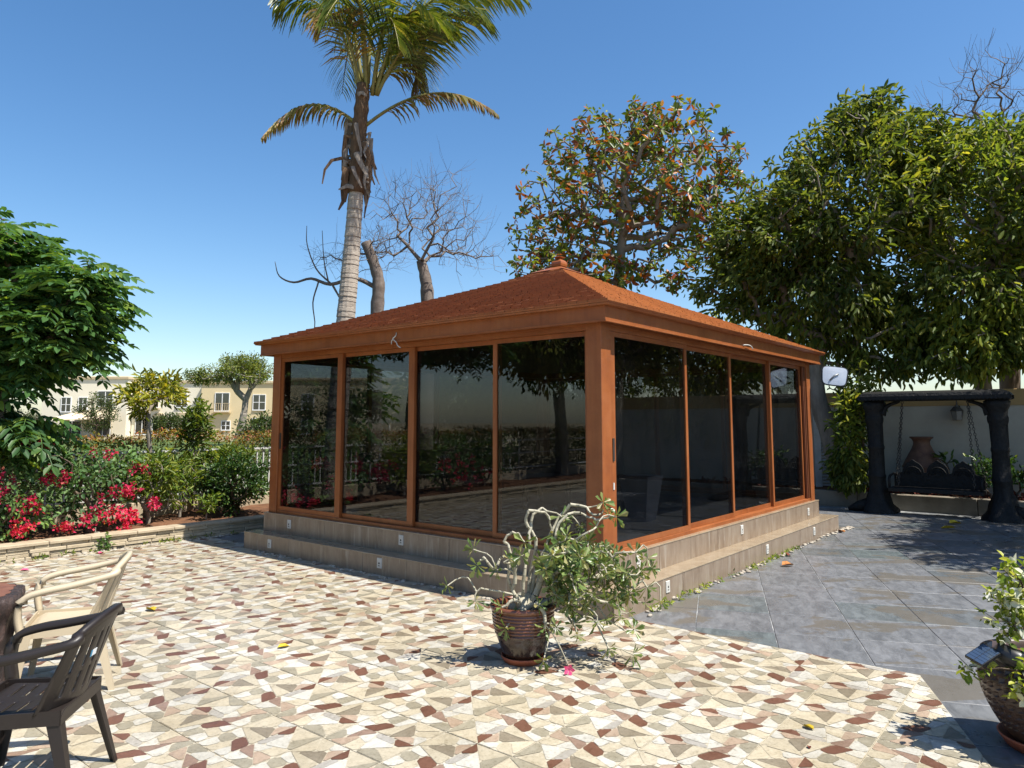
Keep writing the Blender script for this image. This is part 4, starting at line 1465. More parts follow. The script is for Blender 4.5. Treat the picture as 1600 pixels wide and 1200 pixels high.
# autumn tree: orange more at the top
e, A, par, tips, R, rg = tree("almond_tree", "tall tree with large green and orange leaves behind the gazebo roof", [(2.45, 17.2, 0), (2.5, 17.1, 2.5), (2.52, 17, 4.6), (2.66, 17, 6.0), (2.72, 17, 7.0)], (.16, .085),
    [((2.85, 17, 7.4), (2.75, 2.2, 1.75), .62), ((3.6, 17, 8.5), (1.7, 1.5, .85), .16), ((1.0, 17, 6.2), (1.2, 1.3, .95), .10), ((1.8, 16.6, 5.2), (1.3, 1.2, .6), .08), ((4.8, 17, 6.4), (1.4, 1.3, 1.2), .13), ((5.3, 17, 7.6), (.7, .8, .6), .05), ((3.7, 16.7, 5.2), (1.3, 1.0, .6), .09), ((1.6, 16.5, 4.8), (1.2, .9, .4), .05), ((.7, 16.6, 5.2), (.9, 1.0, .5), .05)], 660, 0, .1, 0, .5, None, "bark_grey", 41, rtip=.0095, shell=.35, bow=.16, seg=.32, bf=.22, jit=.14, lift=.12, first=3)
place_rosettes(e, AME, AV, A, par, tips, rg, 300, "leaf_rosette", "almond_leaf", .7, 1.15, np.array([2.45, 17.2, 0]), .25)
rg2 = np.random.default_rng(77)
tg2 = A[tips][rg2.permutation(len(tips))[:420]] + rg2.normal(size=(420, 3)) * .08
leaves_at("small_leaves", tg2, 4, .14, .13, .55, "lime_leaf", e, rg2, .2, LEAF6)

# bare trees
def bare_tree(name, label, trunk, rt, blobs, nt_, seed, rtip=.006, bark="bark_bare", bow=.25, seg=.25, bf=.25, jit=.25, lift=.1, first=1, extra=None):
    e, A, par, tips, R, rg = tree(name, label, trunk, rt, blobs, nt_, 0, .1, 0, .5, None, bark, seed, rtip=rtip, shell=.25, power=.44, bow=bow, seg=seg, bf=bf, jit=jit, lift=lift, first=first)
    # side twigs
    Vt, base = [], np.asarray(trunk[0], float)
    q = MB()
    idx = rg.permutation(np.arange(len(trunk) * 4, len(A)))[:int(len(A) * .8)]
    for i in idx:
        d = A[i] - A[par[i]]; d /= np.linalg.norm(d) + 1e-9
        d = d * .5 + rdir(rg, 1)[0] * .9 + np.array([0, 0, .25]); d /= np.linalg.norm(d)
        L = rg.uniform(.2, .65)
        p1 = A[i] + d * L * .35; d2 = d + rg.normal(size=3) * .3 + np.array([0, 0, .15]); p2 = p1 + d2 * L * .35; d3 = d2 + rg.normal(size=3) * .25 + np.array([0, 0, .35]); p3 = p2 + d3 * L * .3
        q.tube([A[i], p1, p2, p3], [rtip * .8, rtip * .65, rtip * .5, rtip * .35], 3, False)
        d4 = d2 + rdir(rg, 1)[0] * .8
        q.tube([p1, p1 + d4 * L * .25, p1 + (d4 + np.array([0, 0, .3])) * L * .5], [rtip * .55, rtip * .45, rtip * .3], 3, False)
    o = q.build("twigs", bark, e); o['kind'] = 'stuff'
    return e
bare_tree("bare_tree", "leafless spreading tree behind the left slope of the gazebo roof", [(-1.85, 15.6, 0), (-1.85, 15.5, 2.5), (-1.84, 15.5, 4.2), (-1.9, 15.5, 4.75), (-2.0, 15.5, 5.1)], (.19, .10),
    [((-1.85, 15.5, 6.1), (1.35, 1.2, 1.15), .70), ((-.9, 15.5, 5.3), (1.0, 1.0, .55), .18), ((-2.9, 15.5, 5.3), (.7, .8, .5), .12)], 330, 51, .0046, first=3)
e = bare_tree("broken_tree", "snapped bare trunk with long twigs behind the palm", [(-2.75, 14.6, 0), (-2.76, 14.5, 2.5), (-2.74, 14.5, 3.8), (-2.72, 14.5, 4.4), (-2.82, 14.5, 4.8), (-3.0, 14.5, 5.25)], (.16, .10),
    [((-3.5, 14.5, 4.85), (.75, .5, .5), .6), ((-2.6, 14.4, 5.2), (.5, .5, .5), .4)], 90, 52, .0042, first=3, lift=.05)
q = MB()
B = np.array([-2.75, 14.6, 0])
for pts, r0 in (([(-2.74, 14.5, 4.3), (-3.2, 14.5, 4.5), (-3.7, 14.5, 4.38), (-4.1, 14.5, 4.5), (-4.45, 14.5, 4.42), (-4.75, 14.5, 4.55), (-4.85, 14.5, 4.85)], .05),
                ([(-3.7, 14.5, 4.4), (-4.0, 14.5, 4.7), (-4.2, 14.5, 5.2), (-4.22, 14.5, 5.6)], .02), ([(-3.75, 14.5, 4.45), (-3.85, 14.5, 4.9), (-3.9, 14.5, 5.5)], .016),
                ([(-3.95, 14.5, 4.42), (-4.05, 14.5, 4.0), (-4.0, 14.5, 3.5), (-4.2, 14.5, 3.3)], .018), ([(-3.65, 14.5, 4.35), (-3.45, 14.5, 4.0), (-3.3, 14.5, 3.7)], .024)):
    P = smooth_path([np.array(p) - B for p in pts], 4)
    q.tube(P, np.linspace(r0, .006, len(P)).tolist(), 6)
q.build("side_limb", "bark_bare", e)
bare_tree("bare_tree", "dead tree with dark bare branches above the foliage at top right", [(12.3, 18, 0), (12.2, 17.6, 4), (11.9, 17.2, 7), (11.8, 17, 8.0)], (.25, .14),
    [((11.7, 17, 9.4), (1.7, 1.2, 1.5), .7), ((12.6, 17, 8.6), (1.2, 1.2, 1.2), .3)], 170, 53, .007, "bark_brown", first=3, bow=.2)

# ficus trees at the right
FIC = dict(tpl=LEAF6, droop=.8, upn=.5, rtip=.011, seg=.4, out_w=.7)
tree("evergreen_tree", "big dark evergreen tree with a leaning grey trunk beside the gazebo", [(6.75, 14.6, .1), (6.55, 14.55, .6), (6.3, 14.5, 1.5), (6.1, 14.5, 2.3), (6.3, 14.5, 3.3), (6.8, 14.5, 4.2)], (.22, .13),
     [((6.9, 14.4, 6.0), (1.8, 1.7, 2.0), .46), ((5.4, 14.5, 5.3), (1.25, 1.3, 1.15), .24), ((6.2, 14.4, 4.0), (1.3, 1.3, 1.0), .20), ((7.3, 14.3, 7.6), (.75, .8, .7), .10), ((4.7, 14.8, 4.6), (.9, 1.0, .9), .11), ((8.3, 14.2, 7.0), (1.0, 1.0, .8), .10), ((7.3, 14.2, 3.2), (1.1, 1.0, .8), .12)], 740, 23, .23, .18, .36, "ficus_leaf", "bark_grey", 61, first=4, **FIC)
tree("evergreen_tree", "dense evergreen tree hanging over the black swing at the right", [(9.6, 14.6, .1), (9.5, 14.5, 1.5), (9.4, 14.4, 3.0), (9.5, 14.2, 4.4)], (.17, .12),
     [((9.5, 13.9, 5.9), (2.0, 1.9, 1.8), .62), ((8.6, 13.9, 3.9), (1.6, 1.4, .9), .26), ((10.4, 14.2, 4.4), (1.4, 1.4, 1.0), .14), ((8.3, 13.6, 3.0), (1.3, 1.0, .55), .14), ((9.8, 13.2, 3.3), (1.3, .9, .6), .12)], 740, 23, .23, .18, .36, "ficus_leaf", "bark_grey", 62, first=3, **FIC)
tree("evergreen_tree", "evergreen tree at the right edge below the dead branches", [(12.2, 15.5, .1), (12.1, 15.4, 2.5), (12.0, 15.2, 4.5)], (.18, .12),
     [((11.6, 15.2, 6.4), (1.9, 1.6, 1.7), .6), ((12.4, 14.8, 4.4), (1.6, 1.5, 1.2), .4)], 400, 27, .24, .175, .36, "ficus_leaf", "bark_grey", 63, first=2, **FIC)
shrub("climbing_shrub", "leafy green shrub covering the wall left of the swing", "shrub", (9.6, .35, .2),
      [((9.2, .30, 1.3), (.35, .26, .9), .55), ((9.5, .2, 2.1), (.4, .35, .6), .3), ((9.3, .45, .7), (.35, .25, .4), .15)], 120, 20, .2, .14, .36, "ficus_leaf", "bark_brown", 64, .7, .005, upn=.5)
# a tree whose shade falls on the slate from beyond the right edge
tree("shade_tree", "tree beyond the right edge whose shadow falls on the slate terrace", [(10.4, 7.6, 0), (10.3, 7.7, 2.0), (10.0, 7.8, 3.4)], (.2, .13),
     [((8.9, 7.6, 5.0), (1.7, 1.9, .9), .5), ((10.6, 9.3, 5.4), (1.9, 1.8, 1.2), .5)], 480, 30, .33, .17, .38, "ficus_leaf", "bark_grey", 65, first=2, **FIC)

# trees out of the picture that the gazebo glass mirrors or shows
for k, (x, y, lab, bl, nn) in enumerate(((13.4, 10.4, "big evergreen tree beyond the wall right of the picture, mirrored in the right glass", [((13.4, 10.6, 4.6), (2.4, 2.3, 2.4), 1)], 420),
        (16.5, 15.5, "evergreen tree beyond the wall far right, mirrored in the right glass", [((16.5, 15.5, 4.6), (3.0, 2.8, 2.8), 1)], 420),
        (-11.6, 3.2, "evergreen tree left of the picture, mirrored in the left glass", [((-11.4, 3.4, 4.4), (2.3, 2.3, 1.9), 1)], 420),
        (4.6, 17.6, "evergreen tree at the wall behind the gazebo, seen through its glass", [((4.6, 17.4, 2.6), (1.7, 1.3, 1.5), 1)], 240),
        (1.6, 19.2, "dense evergreen at the far corner behind the gazebo, seen through its glass", [((1.4, 19.0, 2.4), (2.0, 1.5, 1.6), 1)], 260),
        (-1.6, 20.5, "evergreen behind the hedge beyond the gazebo, seen through its glass", [((-1.6, 20.2, 2.0), (1.9, 1.5, 1.5), 1)], 220))):
    c_ = np.array(bl[0][0])
    tree("evergreen_tree", lab, [(x, y, -.05), (x, y, c_[2] * .3), tuple(c_ * np.array([1, 1, .7]))], (.2, .13), bl, nn, 26, .4, .2, .4, "ficus_leaf", "bark_grey", 160 + k, first=1, **FIC)

# ------------------------------------------------------------------ coconut palm
palm = empty("palm_tree", (-3.2, 13, 0), 0, "tall palm with shaggy trunk and drooping fronds behind the gazebo", "palm")
PB = np.array([-3.2, 13, 0])
pts = smooth_path([np.array(p) - PB for p in [(-3.2, 13, 0), (-3.13, 13, 1.7), (-3.03, 13, 3.38), (-2.95, 13, 4.62), (-2.89, 13, 5.83)]], 14)
rr_ = [(.205 - .065 * i / len(pts)) * (1 + (.045 if i % 3 == 0 else -.02 if i % 3 == 1 else 0)) for i in range(len(pts))]
P2, R2 = [], []
for i in range(len(pts) - 1):
    for f in (0, .55, .9):
        P2.append(pts[i] * (1 - f) + pts[i + 1] * f)
        R2.append((.205 - .07 * (i + f) / len(pts)) * (1.022 if f == 0 else 1.0 if f == .55 else .985) * random.Random(i).uniform(.97, 1.03))
q = MB(); q.tube(P2, R2, 14, smooth=False); q.build("trunk", "palm_bark", palm)
q = MB(); P3 = smooth_path([np.array(p) - PB for p in [(-2.89, 13, 5.80), (-2.87, 13, 6.4), (-2.85, 13, 7.06), (-2.82, 13, 7.5), (-2.8, 13, 7.9)]], 5)
q.tube(P3, [.155 + .012 * math.sin(i * 1.9) - .0015 * i for i in range(len(P3))], 12); q.build("fibre_crown", "palm_fibre", palm)
rgp2 = np.random.default_rng(8)
def strip(pts, w, q, curl=0.3):
    pts = [np.asarray(p, float) for p in pts]
    V, F = [], []
    for i, p in enumerate(pts):
        t = pts[min(i + 1, len(pts) - 1)] - pts[max(i - 1, 0)]; t /= np.linalg.norm(t) + 1e-9
        s_ = np.cross(t, np.array([.3, -1, .1])); s_ /= np.linalg.norm(s_) + 1e-9
        n_ = np.cross(s_, t)
        ww = w * (1 - .75 * (i / (len(pts) - 1)) ** 2)
        V += [p - s_ * ww, p + n_ * ww * curl, p + s_ * ww]
    for i in range(len(pts) - 1):
        F += [(i * 3, i * 3 + 1, i * 3 + 4, i * 3 + 3), (i * 3 + 1, i * 3 + 2, i * 3 + 5, i * 3 + 4)]
    q.add(V, F, True)
for k in range(34):      # dead leaf bases wrapping and hanging
    w = rgp2.uniform(0, 2 * math.pi); z = rgp2.uniform(6.1, 7.25)
    c = np.array([-2.87 + (z - 6.4) * .03, 13, z]) - PB
    d = np.array([math.cos(w), math.sin(w), 0])
    L = rgp2.uniform(.35, .8)
    q = MB()
    tw = np.array([-d[1], d[0], 0]) * rgp2.uniform(-.2, .2)
    strip([c + d * .14, c + d * .24 + tw * .5 + (0, 0, .02), c + d * .24 + tw + (0, 0, -.35 * L), c + d * .19 + tw * 1.6 + (0, 0, -.75 * L), c + d * (.17 + rgp2.uniform(0, .1)) + tw * 2 + (0, 0, -L)], rgp2.uniform(.03, .075), q)
    q.build("dead_sheath", "palm_sheath" if k % 3 else "palm_fibre", palm)
q = MB(); c = np.array([-2.99, 12.9, 6.35]) - PB
strip([c, c + (-.15, -.02, .08), c + (-.33, -.04, .03), c + (-.45, -.05, -.15), c + (-.49, -.05, -.42)], .04, q); q.build("dead_sheath", "palm_fibre", palm)
for dx, L in ((-.3, 5.72), (.18, 7.5)):
    q = MB(); c = np.array([-2.87, 12.86, L + .15]) - PB
    strip([c, c + (dx * .5, -.03, .02), c + (dx, -.05, -.06)], .05, q); q.build("dead_sheath", "palm_sheath", palm)
def pal(x, y, d=0.0):
    """point of the palm crown, from offsets in centimetres-like units about the crown centre"""
    return np.array([-2.8 + (x - 567) * 13 / 1140, 13 + d, 7.81 - (y - 140) * 13 / 1065]) - PB
FR = [((569, 205), (480, 122), (408, 226), -.2, .8, "palm_leaf_dry", .42), ((570, 200), (690, 108), (790, 192), -.3, .9, "palm_leaf_dry", .40),
      ((560, 140), (520, -40), (425, 15), -.3, .2, "palm_leaf", .95), ((590, 130), (665, -70), (835, 12), -.4, .2, "palm_leaf", .95),
      ((592, 140), (700, -10), (770, 55), -.6, .2, "palm_leaf", .9), ((588, 150), (640, -20), (705, 95), -1.2, .2, "palm_leaf", .9), ((572, 150), (585, -60), (540, 110), -1.7, .2, "palm_leaf", .85),
      ((585, 130), (620, -150), (730, -100), .2, .2, "palm_leaf", .9), ((565, 130), (520, -150), (455, -90), .3, .2, "palm_leaf", .9), ((580, 140), (640, -50), (660, 90), 1.6, .2, "palm_leaf", .9),
      ((565, 140), (530, -50), (500, 90), 1.5, .3, "palm_leaf", .85), ((575, 130), (580, -140), (600, -210), 0, .1, "palm_leaf", .8), ((588, 135), (680, -110), (800, -60), .9, .2, "palm_leaf", .9),
      ((582, 150), (610, -30), (640, 120), -1.0, .3, "palm_leaf", .85), ((565, 150), (535, -20), (520, 100), -1.1, .4, "palm_leaf_dry", .7), ((580, 145), (660, 20), (650, 130), .6, .4, "palm_leaf_dry", .7), ((572, 140), (560, -90), (590, 60), -1.4, .2, "palm_leaf", .9),
      ((590, 150), (650, 40), (720, 80), -.9, .2, "palm_leaf", .75)]
for fi, (a, b, c, dd, dry, mat, ll) in enumerate(FR):
    a3, b3, c3 = pal(*a, 0), pal(*b, dd * .5), pal(*c, dd)
    n_ = 66
    crv = [a3 * (1 - t) ** 2 + 2 * b3 * t * (1 - t) + c3 * t * t for t in np.linspace(0, 1, n_)]
    q = MB()
    q.tube(crv[::3] + [crv[-1]], np.linspace(.038, .006, len(crv[::3]) + 1).tolist(), 6)
    fr = q.build("frond", "rachis", palm)
    V, F = [], []
    for i in range(9, n_ - 1):
        t = i / (n_ - 1)
        tg = crv[i + 1] - crv[i - 1]; tg /= np.linalg.norm(tg)
        side = np.cross(tg, np.array([0, 0, 1.0])); side /= np.linalg.norm(side) + 1e-9
        L = 1.28 * ll * (math.sin(math.pi * min(1, .18 + .82 * t)) ** .6 * .8 + .12) * rgp2.uniform(.85, 1.1)
        for s_ in (-1, 1):
            if rgp2.random() < (.18 if dry > .5 else .04): continue
            d = tg * .75 + side * s_ * rgp2.uniform(.5, .75) + np.array([.16, 0, .05]) + rgp2.normal(size=3) * .08
            d /= np.linalg.norm(d)
            p = [crv[i]]
            g = .50 + .7 * dry
            for k in range(3):
                d = d + np.array([.05, 0, -g * (.30 + .35 * k)]); d /= np.linalg.norm(d)
                p.append(p[-1] + d * L / 3)
            wv = np.cross(d, side * s_ + np.array([.2, .3, .1])); wv /= np.linalg.norm(wv) + 1e-9
            j = len(V)
            for k, ww in enumerate((.010, .019, .015, .002)):
                V += [p[k] + wv * ww, p[k] - wv * ww]
            F += [(j + 2 * k, j + 2 * k + 1, j + 2 * k + 3, j + 2 * k + 2) for k in range(3)]
    o = obj("leaflets", npmesh("leaflets", V, [np.array(F)]), mat, fr); o['kind'] = 'stuff'

# ------------------------------------------------------------------ boundary wall, kerb, swing
bw = garden("boundary_wall", "tall beige rendered wall with an ochre top band behind the swing", "wall")
m_ = MB(); m_.box(10.8, 11.0, -15, 9.5, -.05, 1.9); m_.build("wall_face", "wall_render", bw)
m_ = MB(); m_.bevbox(10.77, 11.03, -15, 9.5, 1.901, 2.2, .01); m_.build("top_band", "wall_band", bw)
kb = garden("bed_kerb", "low rendered kerb in front of the bed behind the swing", "kerb")
x = -13
while x < 6:
    q = MB(); q.bevbox(9.38, 9.54, x + .003, x + 1.9 - .003, -.03, .285, .012); q.build("kerb_block", "kerb_render", kb); x += 1.9
N = 50
mb = MB(); V, F = [], []
rb = random.Random(4)
for i in range(N):
    for j in range(6):
        V.append((9.54 + 1.27 * j / 5, -13 + 19 * i / (N - 1), .22 + rb.random() * .04))
for i in range(N - 1):
    for j in range(5):
        F.append((i * 6 + j, i * 6 + j + 1, (i + 1) * 6 + j + 1, (i + 1) * 6 + j))
mb.add(V, F, True); gframe(struct(mb.build("bed_soil", "earth")))
# litter of dry leaves on the bed
rg = np.random.default_rng(14)
n = 420
P = np.stack([rg.uniform(9.5, 10.6, n), rg.uniform(-3.4, .8, n), np.full(n, .275)], 1)
o = leaves_at("leaf_litter", P, 1, .02, .11, .6, "almond_leaf", None, rg, .1, LEAF6, 1.6)
gframe(o); o.data.materials.clear(); o.data.materials.append(MATS["red_leaf"]); tag(o, "dry red-brown leaves littering the bed behind the swing", "leaves")

sw = garden("garden_swing", "black carved garden swing with chains and a scalloped canopy", "swing")
SXc = 8.9
def swing_post(yc, tw):
    w0 = random.Random(int(tw * 100))
    prof = [(.30, 0), (.29, .06), (.22, .14), (.19, .26), (.155, .36), (.135, .45), (.13, .6), (.14, .62), (.14, .65), (.128, .67), (.125, 1.1), (.135, 1.12), (.135, 1.16), (.125, 1.18), (.128, 1.55), (.145, 1.6), (.15, 1.66), (.14, 1.7), (.15, 1.78), (.185, 1.86), (.19, 1.93), (.16, 1.95)]
    q = MB()
    q.lathe(prof, 20, (SXc, yc, 0), wob=lambda a, z: 1 + (.10 * math.sin(a * 5 + z * 7) + .05 * math.sin(a * 9 + 4)) * (1.6 if z < .4 else .5))
    q.disc(.16, 1.95, 20, (SXc, yc, 0))
    return q.build("post", "black_carved", sw)
swing_post(-.17, .3); swing_post(-2.02, .7)
q = MB()          # root-like foot running off the right post
q.tube([(SXc, -2.1, .12), (SXc - .05, -2.35, .09), (SXc - .02, -2.62, .05), (SXc, -2.8, .02)], [.16, .12, .08, .03], 8); q.build("root_foot", "black_carved", sw)
q = MB(); q.tube([(SXc, -.05, .12), (SXc - .05, .15, .08), (SXc - .1, .32, .03)], [.14, .10, .03], 8); q.build("root_foot", "black_carved", sw)
q = MB(); q.bevbox(SXc - .09, SXc + .09, -2.22, .03, 1.952, 2.04, .01); q.build("beam", "black_carved", sw)
q = MB(); q.add([(SXc - .26, -2.24, 2.03), (SXc + .26, -2.24, 2.03), (SXc + .26, .02, 2.03), (SXc - .26, .02, 2.03), (SXc - .24, -2.2, 2.085), (SXc + .24, -2.2, 2.085), (SXc + .24, -.02, 2.085), (SXc - .24, -.02, 2.085), (SXc, -2.1, 2.13), (SXc, -.06, 2.13)],
             [(3, 2, 1, 0), (0, 1, 5, 4), (1, 2, 6, 5), (2, 3, 7, 6), (3, 0, 4, 7), (4, 5, 8), (6, 7, 9), (5, 6, 9, 8), (7, 4, 8, 9)])
q.build("canopy", "black_carved", sw)
q = MB()
for xx in (SXc - .265, SXc + .255):
    y = -2.24
    while y < .0:
        pts = [(y, 2.035), (y + .058, 2.035)] + [(y + .029 + .029 * math.cos(a), 1.99 - .026 * math.sin(a)) for a in np.linspace(0, math.pi, 7)]
        n = len(pts)
        vs = [(xx, p[0], p[1]) for p in pts] + [(xx + .01, p[0], p[1]) for p in pts]
        q.add(vs, [tuple(range(n)), tuple(range(2 * n - 1, n - 1, -1))] + [(i, (i + 1) % n, n + (i + 1) % n, n + i) for i in range(n)])
        y += .0585
o = q.build("scalloped_edge", "black_carved", sw); o['kind'] = 'stuff'
for yc, s_ in ((-.17, -1), (-2.02, 1)):     # brackets
    q = MB(); q.tube(smooth_path([(SXc, yc + s_ * .12, 1.72), (SXc, yc + s_ * .2, 1.86), (SXc, yc + s_ * .42, 1.955)], 5), [.07, .065, .06, .05, .045, .04, .035, .03, .03, .03, .02], 8); q.build("bracket", "black_carved", sw)
for y0, y1 in ((-.63, -.42), (-.63, -.55), (-1.61, -1.66), (-1.61, -1.78)):
    a, b = np.array([SXc, y0, 1.95]), np.array([SXc + (.0 if y1 in (-.42, -1.78) else -.25), y1, .5])
    if y1 in (-.42, -1.78): b[0] += .2
    q = MB(); n = 32
    for k in range(n):
        p = a + (b - a) * (k + .5) / n; d = (b - a) / n * .62
        sd_ = np.array([.016, 0, 0]) if k % 2 else np.array([0, .016, 0])
        q.tube([p - d, p - d * .5 + sd_, p + d * .5 + sd_, p + d, p + d * .5 - sd_, p - d * .5 - sd_, p - d], .0055, 4, False)
    q.build("chain", "chain_steel", sw)
q = MB(); q.bevbox(SXc - .27, SXc + .25, -1.78, -.38, .40, .46, .01); q.build("seat", "black_carved", sw)
pts = [(-1.78, .46)]
pts = [(-1.76, .44), (-.40, .44), (-.40, .66)]
for c in (-.70, -1.08, -1.46):
    pts += [(c + .17 * math.cos(a) , .70 + .20 * math.sin(a) + (.03 if abs(a - math.pi / 2) < .2 else 0)) for a in np.linspace(.05, math.pi - .05, 11)]
pts += [(-1.76, .66)]
n = len(pts)
q = MB(); q.add([(SXc + .20, y, z) for y, z in pts] + [(SXc + .25, y, z) for y, z in pts], [tuple(range(n)), tuple(range(2 * n - 1, n - 1, -1))] + [(i, (i + 1) % n, n + (i + 1) % n, n + i) for i in range(n)])
q.build("backrest", "black_carved", sw)
for c in (-.70, -1.08, -1.46):
    q = MB()
    for ex in range(3):
        rr = .13 - ex * .04
        q.tube([(SXc + .19, c + rr * math.cos(a), .68 + rr * math.sin(a)) for a in np.linspace(0, math.pi, 9)], .008, 5)
    q.build("carved_arch", "black_carved", sw)
for y in (-.40, -1.76):
    q = MB(); q.tube([(SXc - .22, y, .46), (SXc - .22, y, .62), (SXc - .1, y, .66), (SXc + .2, y, .68)], .022, 6); q.build("armrest", "black_carved", sw)

# urn
q = MB()
q.lathe([(.001, 0), (.18, 0), (.20, .03), (.29, .22), (.335, .42), (.335, .50), (.345, .515), (.335, .53), (.30, .62), (.235, .74), (.18, .84), (.145, .93), (.14, .98), (.165, 1.03), (.20, 1.055), (.20, 1.075), (.17, 1.07), (.12, 1.0), (.11, .9)], 32)
o = q.build("terracotta_urn", "terracotta"); o.location = tuple(G(10.28, -.66, .235)); tag(o, "tall terracotta urn with flared neck standing behind the swing", "urn")
# wall lantern
wl = empty("wall_lantern", tuple(G(10.75, -1.22, 1.62)), GA, "dark metal lantern mounted on the wall right of the urn", "lantern")
q = MB(); q.lathe([(.07, .0), (.085, .01), (.105, .17), (.10, .18)], 6, (-.10, 0, 0), False); q.disc(.07, .0, 6, (-.10, 0, 0)); q.build("lantern_body", "lantern_glass", wl)
q = MB(); q.lathe([(.125, .18), (.06, .25), (.03, .26), (.028, .29), (.0005, .30)], 6, (-.10, 0, 0), False); q.build("lantern_roof", "lantern_metal", wl)
for k in range(6):
    a = k * math.pi / 3
    q = MB(); q.tube([(-.10 + .075 * math.cos(a), .075 * math.sin(a), 0), (-.10 + .108 * math.cos(a), .108 * math.sin(a), .18)], .006, 4); q.build("glazing_bar", "lantern_metal", wl)
q = MB(); q.tube(smooth_path([(.045, 0, .2), (-.02, 0, .30), (-.10, 0, .36), (-.10, 0, .29)], 4), .010, 6); q.bevbox(.03, .049, -.04, .04, .1, .28, .004); q.build("bracket", "lantern_metal", wl)
# plants in the shaded bed, a louvred gate, sticks
shrub("bed_plant", "small leafy plant at the right end of the swing seat", "plant", (9.9, -1.75, .25), [((9.75, -1.7, .75), (.3, .28, .35), 1)], 26, 14, .1, .09, .5, "shrub_leaf", "bark_brown", 71, .3, .004)
shrub("bed_plant", "dark leafy plant growing behind the swing's right post", "plant", (10.2, -2.1, .25), [((10.2, -2.05, .7), (.35, .4, .3), 1)], 26, 12, .12, .12, .45, "shrub_leaf", "bark_brown", 72, .3, .004)
shrub("bed_plant", "thin stemmed plant with a few broad leaves beside the urn", "plant", (10.1, -1.05, .25), [((10.1, -1.1, .95), (.18, .16, .14), 1)], 6, 3, .05, .16, .45, "shrub_leaf", "bark_brown", 73, .2, .006)
shrub("bed_plant", "low green plant at the foot of the wall right of the swing", "plant", (10.0, -2.45, .25), [((10.0, -2.45, .45), (.2, .2, .12), 1)], 14, 9, .07, .09, .4, "lime_leaf", "bark_brown", 74, .3, .004)
shrub("bed_plant", "shaded bushy plant at the foot of the leaning trunk", "plant", (9.7, .55, .25), [((9.6, .5, .6), (.4, .4, .35), 1)], 40, 16, .13, .12, .4, "ficus_leaf", "bark_brown", 75, .4, .004)
gt = empty("louvred_gate", (6.66, 15.3, .2), math.radians(-12), "white louvred gate half hidden behind the leaning trunk", "gate")
q = MB(); q.box(-.28, -.16, -.03, .03, 0, 1.65); q.build("gate_post", "white_metal", gt)
q = MB(); q.box(.42, .48, -.03, .03, 0, 1.65); q.build("gate_post", "white_metal", gt)
ms = MB(); ms.obox((.13, 0, 0), (.29, 0, 0), (0, .022, .016), (0, -.003, .004)); sl_me = ms.mesh("louvre"); sl_me.materials.append(MATS["white_metal"])
for k in range(24):
    o = obj("louvre", sl_me, None, gt); o.location = (0, 0, .08 + k * .064)
for k, (dx, lean, L) in enumerate(((0, .34, .9), (.1, .42, .8))):
    q = MB(); q.tube([(0, 0, 0), (-lean * .8, 0.1, L)], [.022, .018], 6)
    o = q.build("cut_branch", "twig_pale"); o.location = tuple(G(9.75, .1 - dx, .25)); tag(o, ["left one of two pale cut branches leaning by the swing's left post", "right one of two pale cut branches leaning by the swing's left post"][k], "branch", "cut branches by the swing")

# ------------------------------------------------------------------ desert rose in its glazed pot
PT = np.array([0.075, 5.02, 0.0])
pot = empty("glazed_pot", tuple(PT), 0, "brown and black glazed flower pot on the patio holding the desert rose", "flower pot")
prof = [(.001, .0), (.115, .0), (.122, .01), (.150, .08), (.182, .16)]
for k in range(7):
    z = .178 + k * .021; r_ = .188 + .018 * math.sin(k / 6 * 1.6)
    prof += [(r_ - .006, z - .004), (r_ + .004, z + .001), (r_ + .005, z + .010), (r_ - .006, z + .014)]
prof += [(.205, .328), (.222, .335), (.226, .35), (.220, .362), (.205, .365), (.195, .355), (.19, .31), (.001, .31)]
q = MB(); q.lathe(prof[:-1], 44); q.build("pot_body", "glazed_pot", pot, (0, 0, .018))
q = MB(); q.disc(.192, .325, 24); q.build("potting_soil", "earth", pot, (0, 0, .018))
q = MB(); q.lathe([(.001, 0), (.125, 0), (.148, .035), (.150, .045), (.143, .047), (.13, .02), (.001, .016)], 36); q.build("saucer", "terracotta_plain", pot, (0, 0, .004))
dr = empty("desert_rose", tuple(PT + (0, 0, .34)), 0, "sprawling desert rose with pale twisting stems and one pink flower", "plant")
DB = PT + np.array([0, 0, .34])
rg = np.random.default_rng(101)
def L_(x, y, z): return np.array([x, y, z]) - DB
outl_t = [(-.43, 4.95, .51), (-.24, 4.9, .42), (-.26, 4.98, .74), (-.02, 4.85, .70), (.62, 5.0, 1.05), (.70, 4.95, .96), (.47, 5.1, .88), (.90, 4.95, .50), (.98, 4.9, .42), (.95, 5.05, .60), (.78, 4.85, .10), (.80, 4.9, .24), (.62, 4.8, .15),
          (.70, 4.8, .35), (.20, 4.76, .09), (.42, 4.78, .24), (-.04, 4.82, .27), (.38, 5.1, .93), (.56, 4.9, .90), (-.10, 4.9, .62), (.06, 4.85, .72), (.17, 4.8, .42), (.28, 4.74, .30)]
tg = np.concatenate([np.array([L_(*p) for p in outl_t]), ell(rg, 84, L_(.50, 4.98, .54), (.36, .30, .30), .45), ell(rg, 26, L_(.34, 4.85, .68), (.26, .2, .18), .3), ell(rg, 20, L_(.76, 4.98, .52), (.20, .24, .26), .3)])
